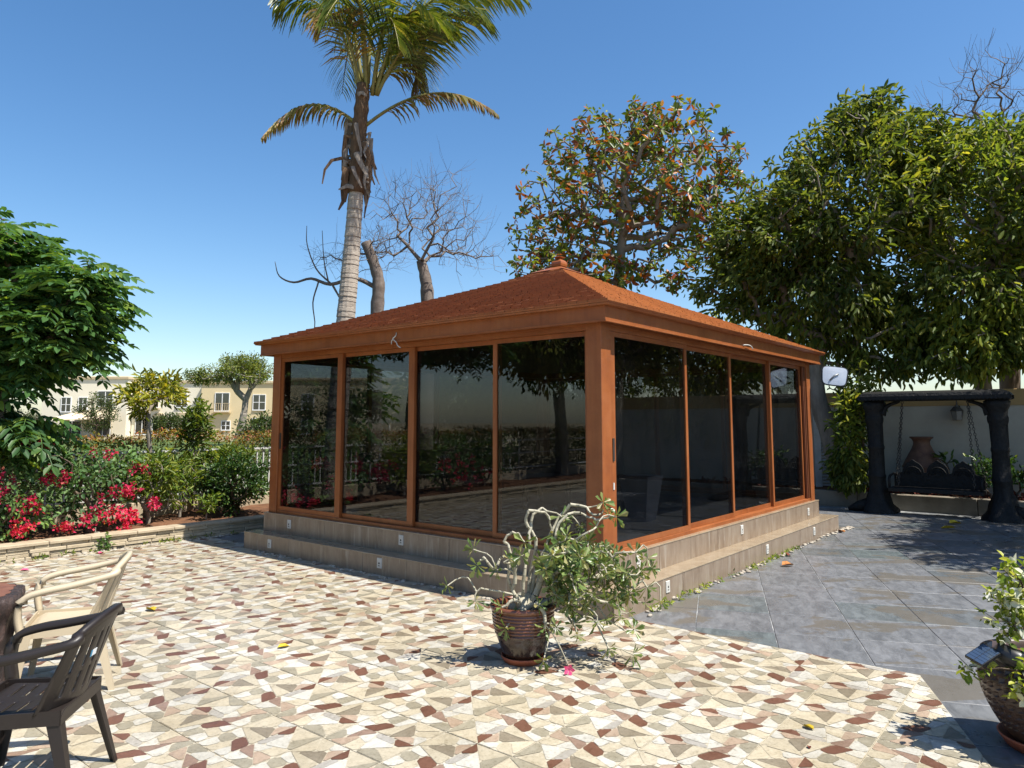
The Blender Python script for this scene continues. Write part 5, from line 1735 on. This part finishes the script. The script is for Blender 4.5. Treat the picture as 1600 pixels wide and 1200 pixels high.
# thick stems fanning out of the pot
stems_ = [[(0, 0, -.05), (-.05, -.03, .06), (-.10, -.06, .22), (-.08, -.07, .38), (-.12, -.06, .47), (-.05, -.08, .52), (.01, -.09, .46)], [(0, 0, -.05), (.0, -.05, .10), (.01, -.06, .28), (.05, -.04, .46), (.05, -.02, .60), (.14, 0, .66), (.26, .0, .62)],
          [(.02, 0, -.05), (.08, .03, .10), (.14, .05, .28), (.24, .02, .42)], [(.0, .02, -.05), (.14, -.02, .05), (.30, -.05, .12), (.45, -.02, .18)], [(0, 0, -.05), (-.03, -.08, .05), (-.06, -.13, .10), (-.13, -.15, .05)],
          [(.0, .02, -.05), (.05, .1, .12), (.15, .16, .30), (.3, .2, .42)], [(0, -.02, -.05), (.06, -.12, .07), (.12, -.2, .06), (.15, -.24, -.06)],
          [(.02, .02, .0), (.05, .04, .2), (.08, .0, .45), (.02, -.04, .58), (.06, -.06, .66), (.17, -.02, .62), (.2, 0, .5)], [(0, -.03, .0), (-.06, -.08, .15), (-.05, -.1, .33), (-.13, -.1, .36), (-.2, -.12, .30), (-.26, -.12, .36), (-.31, -.1, .30)],
          [(.03, .0, .0), (.12, -.04, .2), (.2, -.06, .4), (.25, -.03, .58), (.38, -.02, .64), (.5, -.03, .60), (.58, -.05, .63)], [(.03, .02, .0), (.1, .06, .25), (.2, .06, .5), (.3, .08, .66), (.42, .05, .68), (.5, 0, .62), (.55, -.02, .66)]]
nodes, par_, pl, rads = [], [], [], []
ends_ = []
for st_ in stems_:
    P = smooth_path([np.array(p) for p in st_], 4)
    for i, p in enumerate(P):
        par_.append(-1 if (i == 0 and not nodes) else (0 if i == 0 else len(nodes) - 1)); nodes.append(p + rg.normal(size=3) * .006 * (1 if i > 1 else 0)); pl.append(i * .05); rads.append((.0095 if len(st_) > 6 else .019) * (1 - i / len(P)) ** .6 + .0045)
A = np.zeros((len(nodes) + len(tg) * 30, 3)); A[:len(nodes)] = nodes; ends_ = [i for i in range(len(nodes)) if i not in par_]; PL = np.zeros(len(A)); PL[:len(nodes)] = pl
cnt = len(nodes); n0 = cnt
order = np.argsort(np.linalg.norm(tg - np.array([.15, 0, .25]), axis=1))
tips = []
for ti in order:
    t = tg[ti]
    j = int(np.argmin(np.linalg.norm(A[:cnt] - t, axis=1) + .35 * PL[:cnt]))
    p0 = A[j].copy(); dist = np.linalg.norm(t - p0); m = max(3, min(12, int(dist / .04)))
    bv = rg.normal(size=3) * .22 * dist; bv[2] += .18 * dist
    prev = j
    for k in range(1, m + 1):
        w = k / m
        A[cnt] = p0 + (t - p0) * w + bv * math.sin(math.pi * w) + (rg.normal(size=3) * .004 if k < m else 0)
        par_.append(prev); PL[cnt] = PL[prev] + np.linalg.norm(A[cnt] - A[prev]); prev = cnt; cnt += 1
    tips.append(prev)
A = A[:cnt]; par_ = np.array(par_); tips += ends_
R = np.minimum(radii(A, par_, tips, .0046, .40), .03)
R[:n0] = np.maximum(R[:n0], np.array(rads) * .9) * rg.uniform(.85, 1.2, n0)
o = obj("stems", edges_mesh("stems", A, np.maximum(par_, 0), R, 1, 7, .004), "desert_stem", dr); o['kind'] = 'stuff'
q = MB(); q.lathe([(.001, -.04), (.09, -.03), (.10, .01), (.075, .06), (.045, .10), (.001, .11)], 16, wob=lambda a, z: 1 + .15 * math.sin(3 * a + z * 20)); q.build("swollen_base", "desert_stem", dr)
DV = [rosette(200 + k, 10, .088, .42, SPOON, .25) for k in range(5)]
DME = []
for V, F in DV:
    me = npmesh("leaf_rosette", V, [F]); me.materials.append(MATS["rosette_leaf"]); DME.append(me)
place_rosettes(dr, DME, DV, A, par_, tips, rg, 300, "leaf_rosette", "rosette_leaf", .65, 1.1, DB, .1)
# a few rosettes part way along branches
mid = [i for i in rg.permutation(np.arange(n0, len(A)))[:26]]
place_rosettes(dr, DME, DV, A, par_, mid, rg, 300, "leaf_rosette", "rosette_leaf", .45, .8, DB, .1)
fp = L_(.36, 4.74, .04)
q = MB()
for k in range(5):
    a = k * 2 * math.pi / 5
    d = np.array([math.cos(a), -.35, math.sin(a)]); s_ = np.array([-math.sin(a), 0, math.cos(a)])
    q.add([(0, 0, 0), d * .022 + s_ * .014, d * .04, d * .022 - s_ * .014], [(0, 1, 2, 3)])
q.tube([(0, .03, .01), (0, 0, 0)], [.004, .007], 6)
fo = q.build("flower", "pink_flower", dr, tuple(fp))
q = MB(); q.tube(smooth_path([L_(.20, 4.80, .32), L_(.28, 4.76, .22), L_(.34, 4.75, .10), L_(.36, 4.77, .05)], 4), .0045, 6); q.build("flower_stem", "desert_stem", dr)

# ------------------------------------------------------------------ right foreground pot
BP = np.array([2.62, 3.72, 0.0])
wp = empty("woven_pot", tuple(BP), 0, "dark brown basket-textured pot at the right edge", "flower pot")
n_, hh = 72, 40
V, F = [], []
for j in range(hh + 1):
    t = j / hh; z = .03 + .40 * t
    r_ = .135 + .135 * math.sin(min(1, t * 1.12) * math.pi * .56) ** .9 - (.03 * max(0, t - .75) / .25)
    for i in range(n_):
        dent = 0
        if .2 < t < .93:
            dent = -.010 if (j // 2 % 2 == 0 and (i + (j // 4) % 2) % 2 == 0) else 0
        a = 2 * math.pi * i / n_
        V.append(((r_ + dent) * math.cos(a), (r_ + dent) * math.sin(a), z))
for j in range(hh):
    for i in range(n_):
        k = (i + 1) % n_
        F.append((j * n_ + i, j * n_ + k, (j + 1) * n_ + k, (j + 1) * n_ + i))
q = MB(); q.add(V, F, False)
q.lathe([(.237, .43), (.250, .437), (.250, .452), (.235, .458), (.222, .45), (.215, .40)], 48); q.build("pot_body", "woven_pot", wp)
q = MB(); q.disc(.216, .415, 24); q.build("potting_soil", "earth", wp)
q = MB(); q.lathe([(.001, .006), (.165, .006), (.195, .05), (.20, .06), (.19, .062), (.165, .03), (.001, .025)], 40); q.build("saucer", "terracotta_plain", wp)
rg = np.random.default_rng(131)
bb = empty("bougainvillea", tuple(BP + (0, 0, .42)), 0, "white-flowered bougainvillea in the woven pot at the right edge", "bougainvillea")
BB = BP + np.array([0, 0, .42])
def M_(x, y, z): return np.array([x, y, z]) - BB
tg = np.concatenate([np.array([M_(*p) for p in [(2.19, 3.66, .40), (2.24, 3.66, .41), (2.30, 3.62, .41), (2.39, 3.56, .31), (2.44, 3.55, .37), (2.36, 3.68, .62), (2.39, 3.7, .76), (2.43, 3.7, .72), (2.47, 3.68, .84), (2.5, 3.7, .68), (2.46, 3.65, .60), (2.50, 3.72, .88), (2.40, 3.66, .55)]]),
                     ell(rg, 26, M_(2.62, 3.7, .78), (.2, .18, .24), .3), ell(rg, 8, M_(2.45, 3.56, .40), (.10, .06, .06), .3), ell(rg, 10, M_(2.46, 3.68, .68), (.08, .08, .16), .3)])
A, par, tips, n0 = skeleton([(0.02, 0, 0), (.02, 0, .06)], tg, rg, seg=.05, bf=.3, bow=.2, first=0)
R = radii(A, par, tips, .0026, .4)
o = obj("stems", edges_mesh("stems", A, par, R, 1), "bark_brown", bb); o['kind'] = 'stuff'
leaves_at("foliage", A[tips], 10, .05, .047, .62, "pale_leaf", bb, rg, .2, LEAF6, .7)
wt = [t for t in tips if rg.random() < .55]
leaves_at("bracts", A[wt] - np.array([0, .02, 0]), 5, .024, .048, .75, "white_bract", bb, rg, .1, LEAF6, .4)

def spotlight(name, label, panel_c, head_c):
    e = empty(name, tuple(BP + (0, 0, .42)), 0, label, "solar light")
    o_ = BP + np.array([0, 0, .42])
    pc, hc = np.array(panel_c) - o_, np.array(head_c) - o_
    ax = np.array([.82, .25, .32]); ax /= np.linalg.norm(ax); up = np.array([-.25, -.35, .9]); ay = np.cross(up, ax); ay /= np.linalg.norm(ay); az = np.cross(ax, ay)
    q = MB(); q.obox(pc, ax * .062, ay * .045, az * .007); q.build("panel_case", "solar_black", e)
    cell = MB()
    for i in range(6):
        for j in range(2):
            c = pc + ax * (-.0515 + i * .0206) + ay * (-.021 + j * .042) + az * .0078
            q = MB(); q.obox(c, ax * .0094, ay * .0195, az * .0008); q.build("solar_cell", "solar_cell", e)
    ed = pc + ax * .06
    q = MB(); q.tube([ed - az * .01, ed + ax * .02 - az * .015, ed + ax * .05 - az * .04, hc], .009, 8); q.build("arm", "solar_black", e)
    hd = np.array([.72, -.40, -.35]); hd /= np.linalg.norm(hd)
    q = MB(); q.tube([hc - hd * .05, hc - hd * .045, hc + hd * .04, hc + hd * .055], [.03, .042, .05, .052], 18); q.build("lamp_head", "solar_black", e)
    q = MB(); q.tube([hc + hd * .0555, hc + hd * .058], [.045, .044], 18); q.build("lens", "window_glass", e)
    q = MB(); q.tube([hc - az * .03, (hc[0] + .01, hc[1], -.02)], .008, 8); q.build("stake", "solar_black", e)
spotlight("solar_spotlight", "black solar spotlight on a stake in the woven pot", (2.275, 3.62, .475), (2.405, 3.64, .47))
ln = empty("solar_lantern", tuple(BP + np.array([-.19, -.25, .33])), math.radians(-12), "grey framed lamp with a cream panel hanging on the woven pot", "lamp")
q = MB(); q.prism([(.0, -.085), (.035, -.115), (.12, -.115), (.155, -.085), (.155, .085), (.12, .115), (.035, .115), (.0, .085)], 0, .03)
o = q.build("frame", "grey_metal", ln); o.rotation_euler = (math.pi / 2, 0, 0)
q = MB(); q.prism([(.012, -.075), (.042, -.10), (.113, -.10), (.143, -.075), (.143, .075), (.113, .10), (.042, .10), (.012, .075)], .030, .034)
o = q.build("light_panel", "cream_panel", ln); o.rotation_euler = (math.pi / 2, 0, 0)
q = MB(); q.box(.0, .155, -.028, .06, .117, .125); q.build("top_plate", "grey_metal", ln)

# ------------------------------------------------------------------ plastic chairs
def grid_surface(fn, nu, nv, skip, thick):
    """two-sided moulded shell with holes; fn(u,v)->(p, normal)"""
    V, F = [], []
    P = [[fn(i / nu, j / nv) for j in range(nv + 1)] for i in range(nu + 1)]
    idx = lambda i, j: i * (nv + 1) + j
    N = (nu + 1) * (nv + 1)
    nr = [[None] * (nv + 1) for _ in range(nu + 1)]
    for i in range(nu + 1):
        for j in range(nv + 1):
            a = P[min(i + 1, nu)][j] - P[max(i - 1, 0)][j]; b = P[i][min(j + 1, nv)] - P[i][max(j - 1, 0)]
            n = np.cross(a, b); nr[i][j] = n / (np.linalg.norm(n) + 1e-9)
    V = [P[i][j] for i in range(nu + 1) for j in range(nv + 1)] + [P[i][j] - nr[i][j] * thick for i in range(nu + 1) for j in range(nv + 1)]
    solid = lambda i, j: 0 <= i < nu and 0 <= j < nv and not skip(i, j)
    for i in range(nu):
        for j in range(nv):
            if not solid(i, j): continue
            a, b, c, d = idx(i, j), idx(i + 1, j), idx(i + 1, j + 1), idx(i, j + 1)
            F.append((a, b, c, d)); F.append((d + N, c + N, b + N, a + N))
            for (di, dj, p, q_) in ((-1, 0, d, a), (1, 0, b, c), (0, -1, a, b), (0, 1, c, d)):
                if not solid(i + di, j + dj):
                    F.append((q_, p, p + N, q_ + N))
    return V, F
def plastic_chair(name, label, loc, rz_, mat, slots, sticker=False, s=.97, tall=1.0):
    e = empty(name, loc, rz_, label, "chair")
    sp = {}
    def seat(u_, v_):
        x = -.205 + .435 * u_; w = .215 + .025 * u_; y = (v_ * 2 - 1) * w
        z = .405 - .012 * math.sin(math.pi * u_) * math.cos((v_ - .5) * 2.4) - (.035 * max(0, u_ - .86) / .14) ** 1.0 - .018 * max(0, abs(v_ - .5) * 2 - .85) / .15
        return np.array([x, y, z]) * s
    nu, nv = 22, 22
    if slots:
        sk = lambda i, j: (j in (4, 8, 12, 16) and (4 <= i <= 8 or 11 <= i <= 16))
        sk = lambda i, j: (i in (4, 7, 10, 13, 16) and (3 <= j <= 8 or 13 <= j <= 18))
        V, F = grid_surface(seat, nu * 2, nv, lambda i, j: (i % 2 == 0) and sk(i // 2, j), .006)
    else:
        V, F = grid_surface(seat, nu, nv, lambda i, j: False, .006)
    q = MB(); q.add(V, F, True); q.build("seat", mat, e)
    # apron under the seat edge
    q = MB()
    ap = [(.225, -.235), (.225, .235), (-.2, .215), (-.2, -.215)]
    for (x0, y0), (x1, y1) in zip(ap, ap[1:] + ap[:1]):
        a, b = np.array([x0, y0, .378]), np.array([x1, y1, .378])
        d = b - a; n = np.array([-d[1], d[0], 0]); n /= np.linalg.norm(n)
        q.obox((a + b) / 2 * s, d / 2 * s, n * .004, (0, 0, .03 * s))
    q.build("apron", mat, e)
    def back(u_, v_):
        a = u_ * 2 - 1
        h = v_
        y = a * (.225 + .035 * h)
        x = -.195 - .115 * h + .10 * abs(a) ** 2.2 * (1 - .25 * h)
        z = .395 + (.375 * tall - .075 * abs(a) ** 2.4) * h
        return np.array([x, y, z]) * s
    nb, mv = 31, 20
    def skb(i, j):
        if i % 4 not in (2,) and not (i % 4 == 1 and False): 
            return False
        if i < 4 or i > 27: return False
        if slots: return 3 <= j <= 7 or 9 <= j <= 15
        return 2 <= j <= 16
    V, F = grid_surface(back, nb, mv, skb, .007)
    q = MB(); q.add(V, F, True); q.build("backrest", mat, e)
    # continuous rim: arm, back, arm
    rim = []
    top = [back(u_, 1.0) / s for u_ in np.linspace(0, 1, 13)]
    left_arm = [(.215, -.275, .385), (.235, -.282, .50), (.215, -.285, .595), (.12, -.288, .632), (-.03, -.282, .655)]
    right_arm = [(x, -y, z) for x, y, z in left_arm][::-1]
    pts = [np.array(p) for p in left_arm] + top + [np.array(p) for p in right_arm]
    pts = smooth_path(pts, 4)
    q = MB()
    V, F = [], []
    m = len(pts)
    for i, p in enumerate(pts):
        t = pts[min(i + 1, m - 1)] - pts[max(i - 1, 0)]; t /= np.linalg.norm(t)
        up = np.array([0, 0, 1.0])
        if i < 9: up = np.array([-.9, 0, .45]) if i < 5 else np.array([-.35, 0, .95])
        if i > m - 10: up = np.array([-.9, 0, .45]) if i > m - 6 else np.array([-.35, 0, .95])
        sd2 = np.cross(t, up); sd2 /= np.linalg.norm(sd2); upn = np.cross(sd2, t)
        w = .034 if (i < 18 or i > m - 19) else (.026 if (i < 24 or i > m - 25) else .016)
        V += [p * s + sd2 * w, p * s + sd2 * w * .8 + upn * .013, p * s - sd2 * w * .8 + upn * .013, p * s - sd2 * w, p * s - sd2 * w * .9 - upn * .019, p * s + sd2 * w * .9 - upn * .019]
    for i in range(m - 1):
        for k in range(6):
            j = (k + 1) % 6
            F.append((i * 6 + k, i * 6 + j, (i + 1) * 6 + j, (i + 1) * 6 + k))
    F += [tuple(range(5, -1, -1)), tuple(range((m - 1) * 6, m * 6))]
    q.add(V, F, True); q.build("arm_rim", mat, e)
    # legs: tapered angle sections
    for sx, sy in ((1, 1), (1, -1), (-1, 1), (-1, -1)):
        if sx > 0: a, b = np.array([.222, sy * .262, .395]), np.array([.26, sy * .27, 0])
        else: a, b = np.array([-.19, sy * .21, .395]), np.array([-.285, sy * .25, 0])
        V = []
        for p, w in ((a, .036), (b, .02)):
            for dx, dy in ((0, 0), (-sx * w * 1.6, 0), (-sx * w * 1.6, -sy * .008), (-sx * .010, -sy * .010), (-sx * .008, -sy * w * 1.5), (0, -sy * w * 1.5)):
                V.append(np.array([p[0] + dx, p[1] + dy, p[2]]) * s)
        F = [(k, (k + 1) % 6, 6 + (k + 1) % 6, 6 + k) for k in range(6)] + [(5, 4, 3, 2, 1, 0), (6, 7, 8, 9, 10, 11)]
        q = MB(); q.add(V, F, False); q.build("leg", mat, e)
    if sticker:
        p = back(.60, .55); p2 = back(.66, .55); t = (p2 - p); t /= np.linalg.norm(t); n = np.array([-1, 0, -.25]); n /= np.linalg.norm(n); up = np.cross(n, t)
        c = back(.63, .56) + n * .0085
        for k, (off, w, mm) in enumerate(((-.006, .016, "sticker_white"), (.016, .006, "sticker_blue"))):
            q = MB(); q.obox(c + t * off, t * w, up * .014, n * .0005); q.build("label_sticker", mm, e)
    return e
plastic_chair("plastic_chair", "dark brown slotted plastic armchair in the left foreground", (-2.10, 3.31, .0085), math.radians(189), "brown_plastic", True, True)
plastic_chair("plastic_chair", "beige plastic armchair behind the dark brown one", (-2.72, 4.60, .0085), math.radians(203), "beige_plastic", False, False, .97, 1.0)

# faux tree-stump table and stool
def stump(name, label, c, r, h, seed, cat):
    rg = random.Random(seed)
    e = empty(name, c, 0, label, cat)
    ph = [rg.uniform(0, 6.28) for _ in range(6)]
    def wob(a, z): return 1 + .05 * math.sin(3 * a + ph[0]) + .03 * math.sin(7 * a + ph[1] + z * 4) + .022 * math.sin(19 * a + ph[2] + z * 6) + .014 * math.sin(37 * a + ph[3] - z * 9)
    prof = [(r * (1.12 - .14 * math.sin(math.pi * min(1, t * 1.1))) * (1 + .02 * math.sin(t * 23)), h * t) for t in np.linspace(0, .985, 18)] + [(r * .97, h)]
    q = MB(); q.lathe(prof, 96, wob=wob); q.build("bark", "stump_bark", e)
    V = [(r * .968 * wob(2 * math.pi * k / 96, h) * math.cos(2 * math.pi * k / 96), r * .968 * wob(2 * math.pi * k / 96, h) * math.sin(2 * math.pi * k / 96), h + .001) for k in range(96)]
    q = MB(); q.add(V, [tuple(range(96))]); q.build("top", "stump_top", e)
    a = -.55
    q = MB()
    pts = []
    for k in range(14):
        w = 2 * math.pi * k / 14
        pts.append((a + .10 * math.cos(w), h * .62 + .12 * math.sin(w)))
    vs = [(r * 1.075 * math.cos(x) * wob(x, z) ** .2, r * 1.075 * math.sin(x) * wob(x, z) ** .2, z) for x, z in pts]
    q.add(vs + [(r * .9 * math.cos(x), r * .9 * math.sin(x), z) for x, z in pts], [tuple(range(14))] + [(k, 14 + k, 14 + (k + 1) % 14, (k + 1) % 14) for k in range(14)]); q.build("cut_knot", "stump_top", e)
    return e
stump("stump_table", "tree-stump table with dark bark and reddish top at left edge", (-3.20, 4.22, .0085), .325, .605, 5, "table")
stump("stump_stool", "smaller dark tree-stump stool at the extreme left edge", (-3.06, 3.74, .0085), .215, .47, 6, "stool")

# ------------------------------------------------------------------ fallen leaves and weeds
def fallen(name, label, p, size, mat, rz_, z=.0095, cat="leaf"):
    q = MB()
    T = LEAF6[0] * np.array([size, size * .6, size * 1.2])
    vs = [tuple(t) for t in T]
    q.add(vs, [(0, 3, 2, 1), (0, 5, 4, 3)])
    q.add([(x, y, zz - .0015) for x, y, zz in vs], [(1, 2, 3, 0), (3, 4, 5, 0)])
    o = q.build(name, mat); o.location = (p[0], p[1], z + size * .1); o.rotation_euler = (.15, -.1, rz_)
    return tag(o, label, cat, "fallen leaves")
fallen("fallen_leaf", "curled orange leaf lying on the slate near the gazebo step", (2.98, 8.17), .17, "dry_leaf", .4, .004)
fallen("fallen_leaf", "yellow leaf on the patio at bottom right", (1.56, 3.91), .07, "yellow_fallen", 2.0)
fallen("fallen_leaf", "small yellow-green leaf on the patio at centre left", (-1.65, 5.26), .09, "yellow_fallen", .6)
fallen("fallen_leaf", "tiny brown leaf just below the yellow one on the patio", (1.45, 3.70), .035, "red_leaf", 1.2)
fallen("fallen_leaf", "yellow leaf on the shaded slate in front of the swing", (6.8, 11.44), .22, "yellow_fallen", .2, .004)
fallen("fallen_leaf", "thin yellow leaf on slate nearest the camera in the swing's shade", (6.6, 10.95), .20, "yellow_fallen", 2.8, .004)
fallen("fallen_leaf", "brown leaf at the kerb under the swing seat, left one", (7.42, 13.40), .2, "red_leaf", .3, .004)
fallen("fallen_leaf", "brown leaf at the kerb under the swing seat, right one", (7.78, 13.02), .2, "red_leaf", 1.3, .004)
fallen("fallen_leaf", "dark curled leaf among the pebbles by the gazebo's right step", tuple(G(3.55, -.33)[:2]), .13, "red_leaf", 1.0, .004)
fallen("fallen_leaf", "orange leaf among pebbles at the far end of the gazebo step", tuple(G(5.9, -.36)[:2]), .15, "dry_leaf", 1.7, .004)
fallen("fallen_petal", "crimson petal lying on the patio near the stump table", (-5.25, 7.9), .085, "pink_flower", .5)
fallen("fallen_petal", "crimson petal at the foot of the planter wall", (-4.98, 8.9), .08, "pink_flower", 1.5)
fallen("fallen_leaf", "pale twig-like leaf on the patio right of the beige chair", (-3.0, 6.25), .13, "yellow_fallen", 2.5)
rg = np.random.default_rng(9)
m_ = 60
P = np.stack([rg.uniform(.3, 4.2, m_), -.26 + rg.normal(size=m_) * .015, np.full(m_, .015)], 1)
o = leaves_at("step_weeds", P, 7, .022, .038, .4, "lime_leaf", None, rg, -.4, LEAF4); gframe(o); tag(o, "low green weeds growing along the gazebo's right-hand step", "weeds")
P = np.stack([rg.uniform(-2.6, .4, 26), 6.35 + rg.normal(size=26) * .015, np.full(26, .02)], 1)
o = leaves_at("wall_weeds", P, 8, .03, .05, .4, "lime_leaf", None, rg, -.4, LEAF4); gframe(o); tag(o, "low weeds along the foot of the cream planter wall", "weeds")

# ------------------------------------------------------------------ villas and trees in the distance
def villa(name, label, x0, x1, Y, h, mat, wins, depth=10, extras=()):
    e = empty(name, ((x0 + x1) / 2, Y, 0), 0, label, "villa")
    w = (x1 - x0) / 2
    q = MB(); q.box(-w, w, 0, depth, -.1, h); q.build("wall", mat, e)
    q = MB(); q.bevbox(-w - .15, w + .15, -.15, depth + .15, h + .001, h + .28, .05); q.build("parapet", "villa_trim", e)
    cx = (x0 + x1) / 2
    for (a, b, z0, z1, kind) in wins:
        a, b = a - cx, b - cx
        we = bpy.data.objects.new("window", None); COL.objects.link(we); we.parent = e
        q = MB(); q.box(a, b, -.03, -.004, z0, z1); q.build("pane", "window_glass" if kind != 'door' else "dark_door", we)
        q = MB(); q.box(a + .02, b - .02, -.003, .0, z0, z1); q.build("reveal", "dark_door", we)
        q = MB()
        t = .07
        q.box(a - t, a, -.08, 0, z0, z1); q.box(b, b + t, -.08, 0, z0, z1); q.box(a - t, b + t, -.081, 0, z1, z1 + t); q.box(a - t, b + t, -.12, 0, z0 - .12, z0)
        m1 = (a + b) / 2
        q.box(m1 - .04, m1 + .04, -.06, -.031, z0, z1)
        if kind == 'grid': q.box(a, b, -.055, -.031, (z0 + z1) / 2 - .03, (z0 + z1) / 2 + .03)
        q.build("frame", "villa_frame", we)
        if kind == 'arch':
            n = 12
            pts = [(m1 + (b - a) / 2 * 1.12 * math.cos(t_), z1 + .07 + .55 * math.sin(t_)) for t_ in np.linspace(0, math.pi, n)]
            q = MB(); q.add([(x, -.14, z) for x, z in pts] + [(x, 0, z) for x, z in pts], [tuple(range(n))] + [(k, k + 1, n + k + 1, n + k) for k in range(n - 1)]); q.build("arch_trim", "villa_trim", we)
        if kind == 'balc':
            q = MB(); q.box(a - .3, b + .3, -.5, -.05, z0 - .22, z0 - .121); 
            for k in range(9): q.box(a - .2 + k * (b - a + .4) / 8 - .02, a - .2 + k * (b - a + .4) / 8 + .02, -.46, -.42, z0 - .12, z0 + .75)
            q.box(a - .25, b + .25, -.47, -.41, z0 + .751, z0 + .80); q.build("balcony", "villa_trim", we)
    return e
villa("villa", "white villa with a shade sail seen under the large-leaved tree", -52, -42.6, 80, 6.3, "villa_white",
      [(-45.8, -44.2, 3.3, 4.9, 'grid'), (-49.8, -48.8, 2.7, 4.2, 'grid'), (-47.9, -47.0, 2.7, 4.2, 'grid'), (-45.9, -44.3, .1, 1.7, 'door'), (-49.5, -47.5, .1, 1.6, 'door')])
villa("villa", "cream villa with three arched windows behind the young tree", -42.5, -34.6, 81, 5.9, "villa_white",
      [(-42.0, -40.6, .2, 1.95, 'arch'), (-40.1, -38.9, .2, 1.95, 'arch'), (-37.6, -36.1, .2, 1.95, 'arch'), (-41.6, -39.6, 3.2, 4.7, 'balc'), (-37.6, -36.4, 3.2, 4.6, 'grid')])
villa("villa", "sand-coloured villa beside the umbrella-shaped tree", -34.4, -24.5, 80, 5.8, "villa_cream",
      [(-32.8, -31.3, 2.8, 4.7, 'balc'), (-32.0, -31.1, .7, 1.6, 'grid'), (-28.6, -27.3, 2.9, 4.5, 'grid'), (-28.6, -27.2, .2, 1.9, 'grid')])
villa("villa", "cream villa seen through the gazebo's left glass panels", -24.2, -12.0, 78, 6.0, "villa_cream",
      [(-22.6, -21.4, 2.9, 4.5, 'grid'), (-22.6, -21.4, .3, 1.9, 'grid'), (-17.8, -16.8, 2.9, 4.4, 'grid'), (-14.6, -13.4, 2.9, 4.5, 'balc'), (-14.6, -13.2, .2, 1.8, 'arch')])
se = empty("shade_sail", (-46, 77.5, 0), 0, "sand-coloured shade sail stretched in front of the white villa", "shade sail")
q = MB(); V = [(-4.2, 0, 1.75), (3.2, 0, 1.9), (2.4, 2.4, 3.0), (-1.6, 2.4, 2.75)]; q.add(V + [(x, y, z - .03) for x, y, z in V], [(0, 1, 2, 3), (7, 6, 5, 4), (0, 4, 5, 1), (1, 5, 6, 2), (2, 6, 7, 3), (3, 7, 4, 0)]); q.build("cloth", "sail_cloth", se)
for x in (-4.2, 3.2):
    q = MB(); q.tube([(x, 0, -.05), (x, 0, 1.75)], .05, 6); q.build("pole", "villa_trim", se)
q = MB(); q.add([(-2.4, .2, 1.75), (-1.4, .2, 1.78), (-1.5, .4, .2), (-1.7, .3, .1)], [(0, 1, 2, 3)]); q.build("hanging_cloth", "sail_cloth", se)
tree("umbrella_tree", "umbrella-shaped acacia tree standing in front of the sand-coloured villa", [(-18.9, 50, -.1), (-18.7, 50, .8), (-18.6, 50, 1.5), (-18.5, 50, 2.2)], (.36, .22),
     [((-18.9, 50, 5.0), (2.6, 2.4, .9), .55), ((-18.7, 50, 5.6), (1.6, 1.7, .7), .25), ((-21.6, 50, 4.6), (1.1, 1.2, .5), .2)], 280, 34, .36, .17, .45, "acacia_leaf", "bark_grey", 81, .0, .018, shell=.3, bow=.1, seg=.8, bf=.5, first=2)
for k, (x, y, z, r_, lab) in enumerate(((-15.5, 46, 1.0, 1.9, "dark green bush right of the umbrella-shaped tree, far behind the hedge"), (-33, 70, 1.2, 1.9, "bush far behind the hedge at the foot of the sand-coloured villa"), (-50.5, 74, 1.5, 2.6, "bush at the far left by the white villa"), (-43.0, 75, 2.4, 2.0, "narrow bush between the white and the cream villa"), (-10.5, 44, 2.2, 3.2, "broad tree in the distance, seen through the gazebo glass"), (-3.5, 40, 2.3, 3.2, "bushy tree in the far distance behind the gazebo"))):
    tree("distant_bush", lab, [(x, y, -.1), (x, y, z * .4), (x + .1, y, z * .7)], (.12, .08), [((x, y, z), (r_, r_, z * .85), 1)], 110, 28, .45, .22, .5, "far_leaf", "bark_brown", 90 + k, .1, .02, seg=.7, first=1, group=None)
